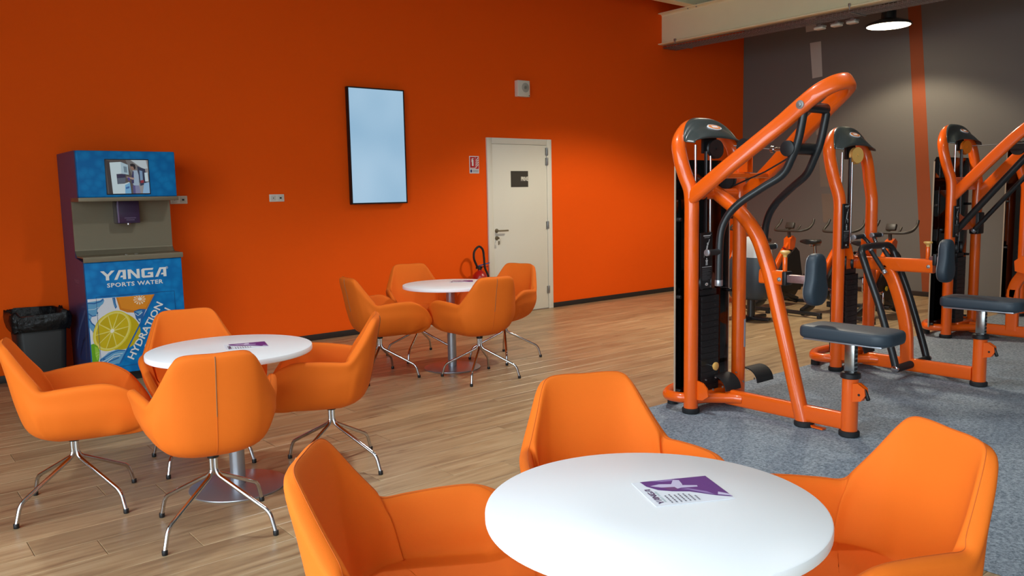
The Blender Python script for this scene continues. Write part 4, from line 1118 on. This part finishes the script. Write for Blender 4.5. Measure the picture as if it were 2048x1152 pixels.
# half-round foot rests on orange brackets
for sx in (-1, 1):
    x0 = sx * .165 - (.055 if sx < 0 else -.055)
    xa, xb = (-.225, -.065) if sx < 0 else (.10, .285)
    fb = MB().prism([(0, -.06), (.09, -.05), (.132, -.02), (.122, .03), (.09, .06), (.03, .075), (0, .06)], (xa - .012 if sx < 0 else xa - .012, .0, .145), (0, -1, 0), (0, 0, 1), .012).build('foot_bracket', 'tube', m1)
    arc_o = [(.098 * math.cos(R(a)), .098 * math.sin(R(a))) for a in range(2, 111, 9)]; arc_i = [(.090 * math.cos(R(a)), .090 * math.sin(R(a))) for a in range(110, 1, -9)]
    fr_ = MB().prism(arc_o + arc_i, (xb, -.040, .125), (0, -1, 0), (0, 0, 1), -(xb - xa)).build('foot_rest', 'black_rubber', m1)
    for xx in (xa + .03, xb - .03):
        for a in (24, 70): MB().cyl((xx, -.040 - .097 * math.cos(R(a)), .125 + .097 * math.sin(R(a))), (xx, -.040 - .101 * math.cos(R(a)), .125 + .101 * math.sin(R(a))), .007, 10).build('rivet', 'galv', fr_)
placard(m1, -.155, -.03, .805, 1.165, .125)
st_ = MB().b6(.262, .266, -.055, -.02, .37, .56).build('notice_sticker', mat('grey_sticker', (170, 172, 184), .5), m1)
stp = MB(); stp.prism([(.0475 * math.cos(R(a)), .0475 * math.sin(R(a))) for a in range(-95, -24, 10)] + [(.0462 * math.cos(R(a)), .0462 * math.sin(R(a))) for a in range(-25, -96, -10)], (.255, 0, .37), (1, 0, 0), (0, 1, 0), .19)
bpy.data.objects.remove(st_); stp.build('notice_sticker', mat('grey_sticker', (170, 172, 184), .5), m1)

# --- middle machine: low row with an inverted-U lever frame
m2 = thing('low_row_machine', 'middle orange machine with a bent black U lever frame and four short grips', 'exercise machine', (6.235, 3.31, FLR))
base_frame(m2, .248, 1.33, 1.865, .12, pulley='yellow', shield=None, cross=False)
MB().tube([(0, .02, .842), (0, -.615, .842)], .028, 20, up=(1, 0, 0), ry=.052, p=5).build('top_beam', 'tube', m2)
MB().tube([(-.24, .0, .842), (.24, .0, .842)], .028, 20, up=(0, 1, 0), ry=.050, p=5).build('cross_beam', 'tube', m2)
st = catmull([(0, -.24, .82), (0, -.30, .75), (0, -.36, .60), (0, -.405, .45), (0, -.43, .30), (0, -.44, .08)], 7)
MB().tube(st, .028, 20, up=(1, 0, 0), ry=.045, p=5).build('curved_strut', 'tube', m2)
knob(m2, 0, -.565, .94)
bolt(m2, -.029, -.585, .84, r=.007)
chest_pad(m2, -.70, .728, 1.045, -.615)
seat_unit(m2, -.70, -1.24, -.955)
ul = [(-.25, -.475, .095), (-.25, -.44, .22), (-.25, -.33, .56), (-.25, -.24, .79), (-.25, -.21, .87), (-.245, -.185, .93), (-.215, -.17, .965), (-.15, -.165, .975), (0, -.165, .978)]
MB().tube(catmull(ul + mirror(ul[-2::-1]), 6), .027, 16).build('lever_frame', 'black_metal', m2)
MB().cyl((-.255, -.48, .088), (.255, -.48, .088), .028, 20).build('pivot_axle', 'black_rubber', m2)
for sx in (-1, 1): MB().cyl((sx * .255, -.48, .088), (sx * .285, -.48, .088), .026, 20, .004).build('axle_cap', 'chrome', m2)
for sx in (-1, 1):
    a, b_ = Vector((sx * .10, -.175, .955)), Vector((sx * .10, -.285, .80)); dd = (b_ - a).normalized()
    gp = MB().cyl(a, b_, .0165, 14).build('slant_grip', 'grip', m2); MB().cyl(b_, b_ + dd * .028, .018, 14, .002).build('grip_end', 'silver', gp); MB().cyl(a - dd * .005, a + dd * .012, .018, 14).build('grip_end', 'silver', gp)
    gp = MB().tube(fillet([(sx * .05, -.16, .97), (sx * .065, -.12, 1.03), (sx * .09, -.10, 1.055)], .03), .014, 12).build('grip_arm', 'black_metal', m2)
    x0, x1 = (-.075, -.20) if sx < 0 else (.075, .20)
    MB().cyl((x0, -.10, 1.055), (x1, -.10, 1.052), .0185, 16).build('grip', 'grip', gp)
    MB().cyl((x1, -.10, 1.052), (x1 + sx * .02, -.10, 1.051), .0205, 18, .003).build('grip_end', 'silver', gp); MB().cyl((x0 - sx * .012, -.10, 1.055), (x0, -.10, 1.055), .0205, 18, .002).build('grip_end', 'silver', gp)
for sx in (-1, 1):
    MB().prism([(-.05, 0), (.06, 0), (.04, .10), (.0, .15), (-.05, .14)], (sx * .16, -.02, .88), (0, -1, 0), (0, 0, 1), .012).build('cam_plate', 'tube', m2)
MB().cyl((-.06, -.03, .92), (.06, -.03, .92), .012, 12).cyl((-.03, -.06, .90), (.03, -.06, .90), .02, 14).build('cam_shaft', 'chrome', m2)
placard(m2, -.245, -.044, .965, 1.31, .10)
for sx in (-1, 1):
    xa, xb = (-.225, -.065) if sx < 0 else (.10, .285)
    arc_o = [(.098 * math.cos(R(a)), .098 * math.sin(R(a))) for a in range(2, 111, 9)]; arc_i = [(.090 * math.cos(R(a)), .090 * math.sin(R(a))) for a in range(110, 1, -9)]
    MB().prism([(0, -.06), (.09, -.05), (.132, -.02), (.122, .03), (.09, .06), (.03, .075), (0, .06)], (xa - .012 if sx < 0 else xa - .012, .0, .145), (0, -1, 0), (0, 0, 1), .012).build('foot_bracket', 'tube', m2)
    MB().prism(arc_o + arc_i, (xb, -.040, .125), (0, -1, 0), (0, 0, 1), -(xb - xa)).build('foot_rest', 'black_rubber', m2)

# --- third machine: chest press cut by the picture edge
m3 = thing('pulldown_machine', 'orange machine at the right edge with two parallel rising arms and long black levers', 'exercise machine', (8.32, 3.34, FLR))
base_frame(m3, .292, 1.45, 1.965, .12, shield=(.385, .12, 1.70), pulley='pulley_orange', beam_end=-1.3)
for sx in (-1, 1):
    MB().tube(catmull([(sx * .285, -.0, 1.325), (sx * .275, -.18, 1.515), (sx * .265, -.36, 1.705), (sx * .255, -.55, 1.89), (sx * .25, -.74, 2.02), (sx * .22, -.98, 2.16)], 6), .026, 18, up=(1, 0, 0), ry=.050, p=4).build('rising_arm', 'tube', m3)
def wavy(zc, y_, h_, dip, name):
    top_ = []; bot_ = []
    for i in range(17):
        u = i / 8 - 1; top_.append((u * .27, zc + h_ / 2 - dip * (1 - u * u))); bot_.append((u * .27, zc - h_ / 2 - dip * (1 - abs(u) ** 3)))
    MB().prism(bot_ + top_[::-1], (0, y_, 0), (1, 0, 0), (0, 0, 1), -.03).build(name, 'tube', m3)
wavy(1.45, -.01, .12, .0, 'cross_plate'); wavy(1.18, -.03, .12, .11, 'lower_plate')
for sx, dy, dz in ((-1, 0, 0), (1, -.03, .05)):
    pts = [(sx * .17, .0, 1.0), (sx * .17, -.20, 1.24), (sx * .17, -.52, 1.62), (sx * .17, -.80, 1.95), (sx * .17, -.98, 2.12)]
    pts = [(x_, y_ + dy, z_ + dz * 0) for x_, y_, z_ in pts]
    lv = MB().tube(catmull(pts, 5), .030 if sx < 0 else .022, 16).build('lever', 'black_metal', m3)
    MB().cyl((sx * .17, dy + .014, .985), (sx * .17, dy - .006, 1.008), .026, 16, .003).build('end_cap', 'silver', lv)
MB().b6(.20, .33, -.06, .03, .96, 1.17, .012).build('counterweight', 'black', m3)
MB().tube([(0, -.05, 1.80), (0, -.85, 1.80)], .004, 8).build('cable', 'galv', m3)
MB().lathe([(-.016, .03), (-.016, .062), (-.008, .054), (.008, .054), (.016, .062), (.016, .03)], (.05, -.42, 1.76), (1, 0, 0), 28).build('pulley', 'black', m3)
MB().lathe([(-.016, .03), (-.016, .062), (-.008, .054), (.008, .054), (.016, .062), (.016, .03)], (.05, -.56, 1.83), (1, 0, 0), 28).build('pulley', 'black', m3)
MB().tube([(0, -.46, .09), (0, -.46, .47)], .030, 20, up=(1, 0, 0), ry=.052, p=5).build('riser', 'tube', m3)
MB().tube(fillet([(0, -.45, .40), (0, -.47, .52), (0, -.60, .72), (0, -.62, .80)], .06), .030, 20, up=(1, 0, 0), ry=.048, p=5).build('bent_strut', 'tube', m3)
MB().prism([(-.05, -.05), (.11, -.09), (.11, .05), (.0, .09), (-.06, .04)], (-.036, -.55, .70), (0, -1, 0), (0, 0, 1), .072).build('strut_bracket', 'tube', m3)
bolt(m3, -.038, -.56, .70)
placard(m3, -.29, -.044, .955, 1.245, .11)
seat_unit(m3, -1.0, -1.5, -1.28)

# --- fourth machine: its arch shows at the very edge of the picture
m4 = thing('pull_machine', 'farthest orange machine, only its dark shield and upright showing at the right edge', 'exercise machine', (10.17, 3.36, FLR))
base_frame(m4, .255, 1.40, 1.86, .12, shield=(.36, .16, 1.86))
placard(m4, -.255, -.044, .935, 1.30, .12)
seat_unit(m4)
st = catmull([(0, .03, 1.435), (0, -.175, 1.295), (0, -.325, 1.115), (0, -.42, .86), (0, -.50, .575), (0, -.652, .02)], 7)
MB().tube(st, .046, 20, up=(1, 0, 0)).build('front_strut', 'tube', m4)

# ------------------------------------------------------------------ indoor cycles
def make_cycle(label):
    """indoor cycle riding towards +x, rear stabiliser at the origin end"""
    t = thing('spin_bike', label, 'exercise bike', (0, 0, 0), 0, 'indoor cycles by the grey wall')
    MB().b6(-.03, .03, -.26, .26, .03, .075, .012).build('rear_stabiliser', 'black_metal', t)
    MB().b6(1.02, 1.08, -.26, .26, .03, .075, .012).build('front_stabiliser', 'black_metal', t)
    f_ = MB()
    for x_, y_ in ((0, -.235), (0, .235), (1.05, -.235), (1.05, .235)): f_.cyl((x_, y_, 0), (x_, y_, .034), .030, 14, .003)
    f_.build('levelling_feet', 'black_rubber', t)
    MB().tube([(0, 0, .06), (.22, 0, .13), (.42, 0, .30)], .030, 14, up=(0, 1, 0), ry=.05, p=4).tube([(1.05, 0, .06), (.80, 0, .14), (.42, 0, .28)], .028, 14, up=(0, 1, 0), ry=.045, p=4).build('base_rail', 'black_metal', t)
    MB().tube(catmull([(.34, 0, .34), (.50, 0, .52), (.66, 0, .70), (.80, 0, .82), (.86, 0, .88)], 5), .034, 16, up=(0, 1, 0), ry=.05, p=3.5).build('main_frame', 'tube', t)
    MB().tube([(.40, 0, .32), (.30, 0, .72)], .030, 14, up=(0, 1, 0), ry=.04, p=4).build('seat_tube', 'tube', t)
    MB().prism([(-.06, -.08), (.05, -.10), (.09, .06), (.03, .10), (-.05, .06)], (.84, .05, .86), (1, 0, 0), (0, 0, 1), .10).build('head_block', 'tube', t)
    MB().tube([(.30, 0, .62), (.26, 0, .88)], .020, 12).b6(.17, .37, -.018, .018, .875, .905, .004).build('seat_slider', 'post_steel', t)
    sd = MB(); rings = []
    for x_, wd, zz in ((.08, .05, .965), (.10, .115, .97), (.17, .125, .965), (.24, .075, .955), (.32, .036, .955), (.38, .024, .955), (.395, .010, .95)):
        rings.append([(x_, wd * math.cos(2 * math.pi * i / 16), zz - .03 + .030 * math.sin(2 * math.pi * i / 16)) for i in range(16)])
    s_ = loft(rings)
    s_.build('saddle', 'black', t, smooth=60)
    MB().lathe([(-.018, .10), (-.018, .235), (-.012, .24), (.012, .24), (.018, .235), (.018, .10)], (.86, 0, .33), (0, 1, 0), 40).build('flywheel', 'black_metal', t)
    MB().prism([(.255 * math.cos(R(a)), .255 * math.sin(R(a))) for a in range(-30, 211, 12)] + [(-.30, -.05), (-.42, -.09), (-.40, .02)][:0], (.86, .045, .33), (1, 0, 0), (0, 0, 1), .09).build('flywheel_guard', 'black', t, smooth=30)
    MB().prism([(.36, .27), (.95, .20), (1.06, .40), (.98, .74), (.90, .80), (.70, .68), (.44, .42)], (0, .075, 0), (1, 0, 0), (0, 0, 1), .15).build('drive_cover', 'black', t, smooth=30)
    MB().cyl((.44, -.12, .32), (.44, .12, .32), .022, 14).box((.44, -.13, .24), (.03, .016, .18), .004).box((.44, .13, .40), (.03, .016, .18), .004).build('crank', 'chrome', t)
    MB().b6(.38, .50, -.23, -.14, .145, .17, .006).build('pedal', 'black', t); MB().b6(.38, .50, .14, .23, .475, .50, .006).build('pedal', 'black', t)
    MB().tube([(.85, 0, .88), (.83, 0, 1.02)], .022, 12).build('handlebar_stem', 'bike_grey', t)
    hb = [(.80, 0, 1.03), (.80, .10, 1.03), (.82, .20, 1.035), (.90, .245, 1.06), (1.0, .25, 1.12), (1.04, .245, 1.18)]
    bar = MB().tube(catmull([(x_, -y_, z_) for x_, y_, z_ in hb[::-1]] + hb[1:], 5), .017, 12)
    bar.tube(catmull([(.80, -.10, 1.03), (.93, -.07, 1.045), (1.02, -.05, 1.09)], 5), .014, 10).tube(catmull([(.80, .10, 1.03), (.93, .07, 1.045), (1.02, .05, 1.09)], 5), .014, 10)
    bar.build('handlebar', 'bike_grey', t)
    MB().box((.86, 0, 1.10), (.05, .13, .09), .016, 2, (0, R(25), 0)).build('console', 'bike_grey', t)
    MB().lathe([(0, .012), (.01, .03), (.02, .03), (.024, .02)], (.60, -.076, .36), (0, -1, 0), 10).build('tension_knob', 'yellow_bright', t)
    MB().lathe([(0, .010), (.02, .012), (.022, .026), (.034, .026)], (.70, 0, .78), (0, -.6, 1), 12).build('brake_knob', 'red', t)
    return t
BK = [(8.22, 6.32, 'orange and black spin bike farthest left, mostly behind the nearest machine'), (8.24, 5.66, 'orange and black spin bike seen between the nearest and middle machines'),
      (8.26, 5.02, 'orange and black spin bike half hidden behind the middle machine arch'), (8.28, 4.42, 'orange and black spin bike behind the middle machine, nearest the orange stripe')]
bk0 = make_cycle(BK[0][2])
for i, (x, y_, lab) in enumerate(BK):
    b_ = bk0 if i == 0 else copy_thing(bk0, lab)
    b_.location = (x + .06, y_, 0); b_.scale = (.9, .9, .9)
# dark rounded housing of another machine behind the nearest arch
hs = thing('machine_housing', 'dark rounded machine housing with a silver grey top behind the nearest machine', 'exercise machine', (7.72, 5.28, 0))
rings = []
for z_, s_ in ((.25, .70), (.27, .82), (.36, .96), (.50, 1), (.58, .98), (.66, .90), (.71, .80)): rings.append([(x_ * s_, y_ * s_, z_) for x_, y_ in rr(.20, .25, .12, 7)])
loft(rings).build('body', 'vinyl', hs, smooth=60)
rings = []
for z_, s_ in ((.71, .805), (.78, .76), (.85, .66), (.90, .52), (.925, .30), (.93, .01)): rings.append([(x_ * s_, y_ * s_, z_) for x_, y_ in rr(.20, .25, .12, 7)])
loft(rings).build('top_cover', 'silver_cover', hs, smooth=60)
MB().cyl((0, 0, .05), (0, 0, .26), .045, 16).build('stem', 'black_metal', hs)
MB().b6(-.26, .26, -.03, .03, .012, .05, .01).b6(-.03, .03, -.24, .24, .012, .05, .01).build('base', 'black_metal', hs)
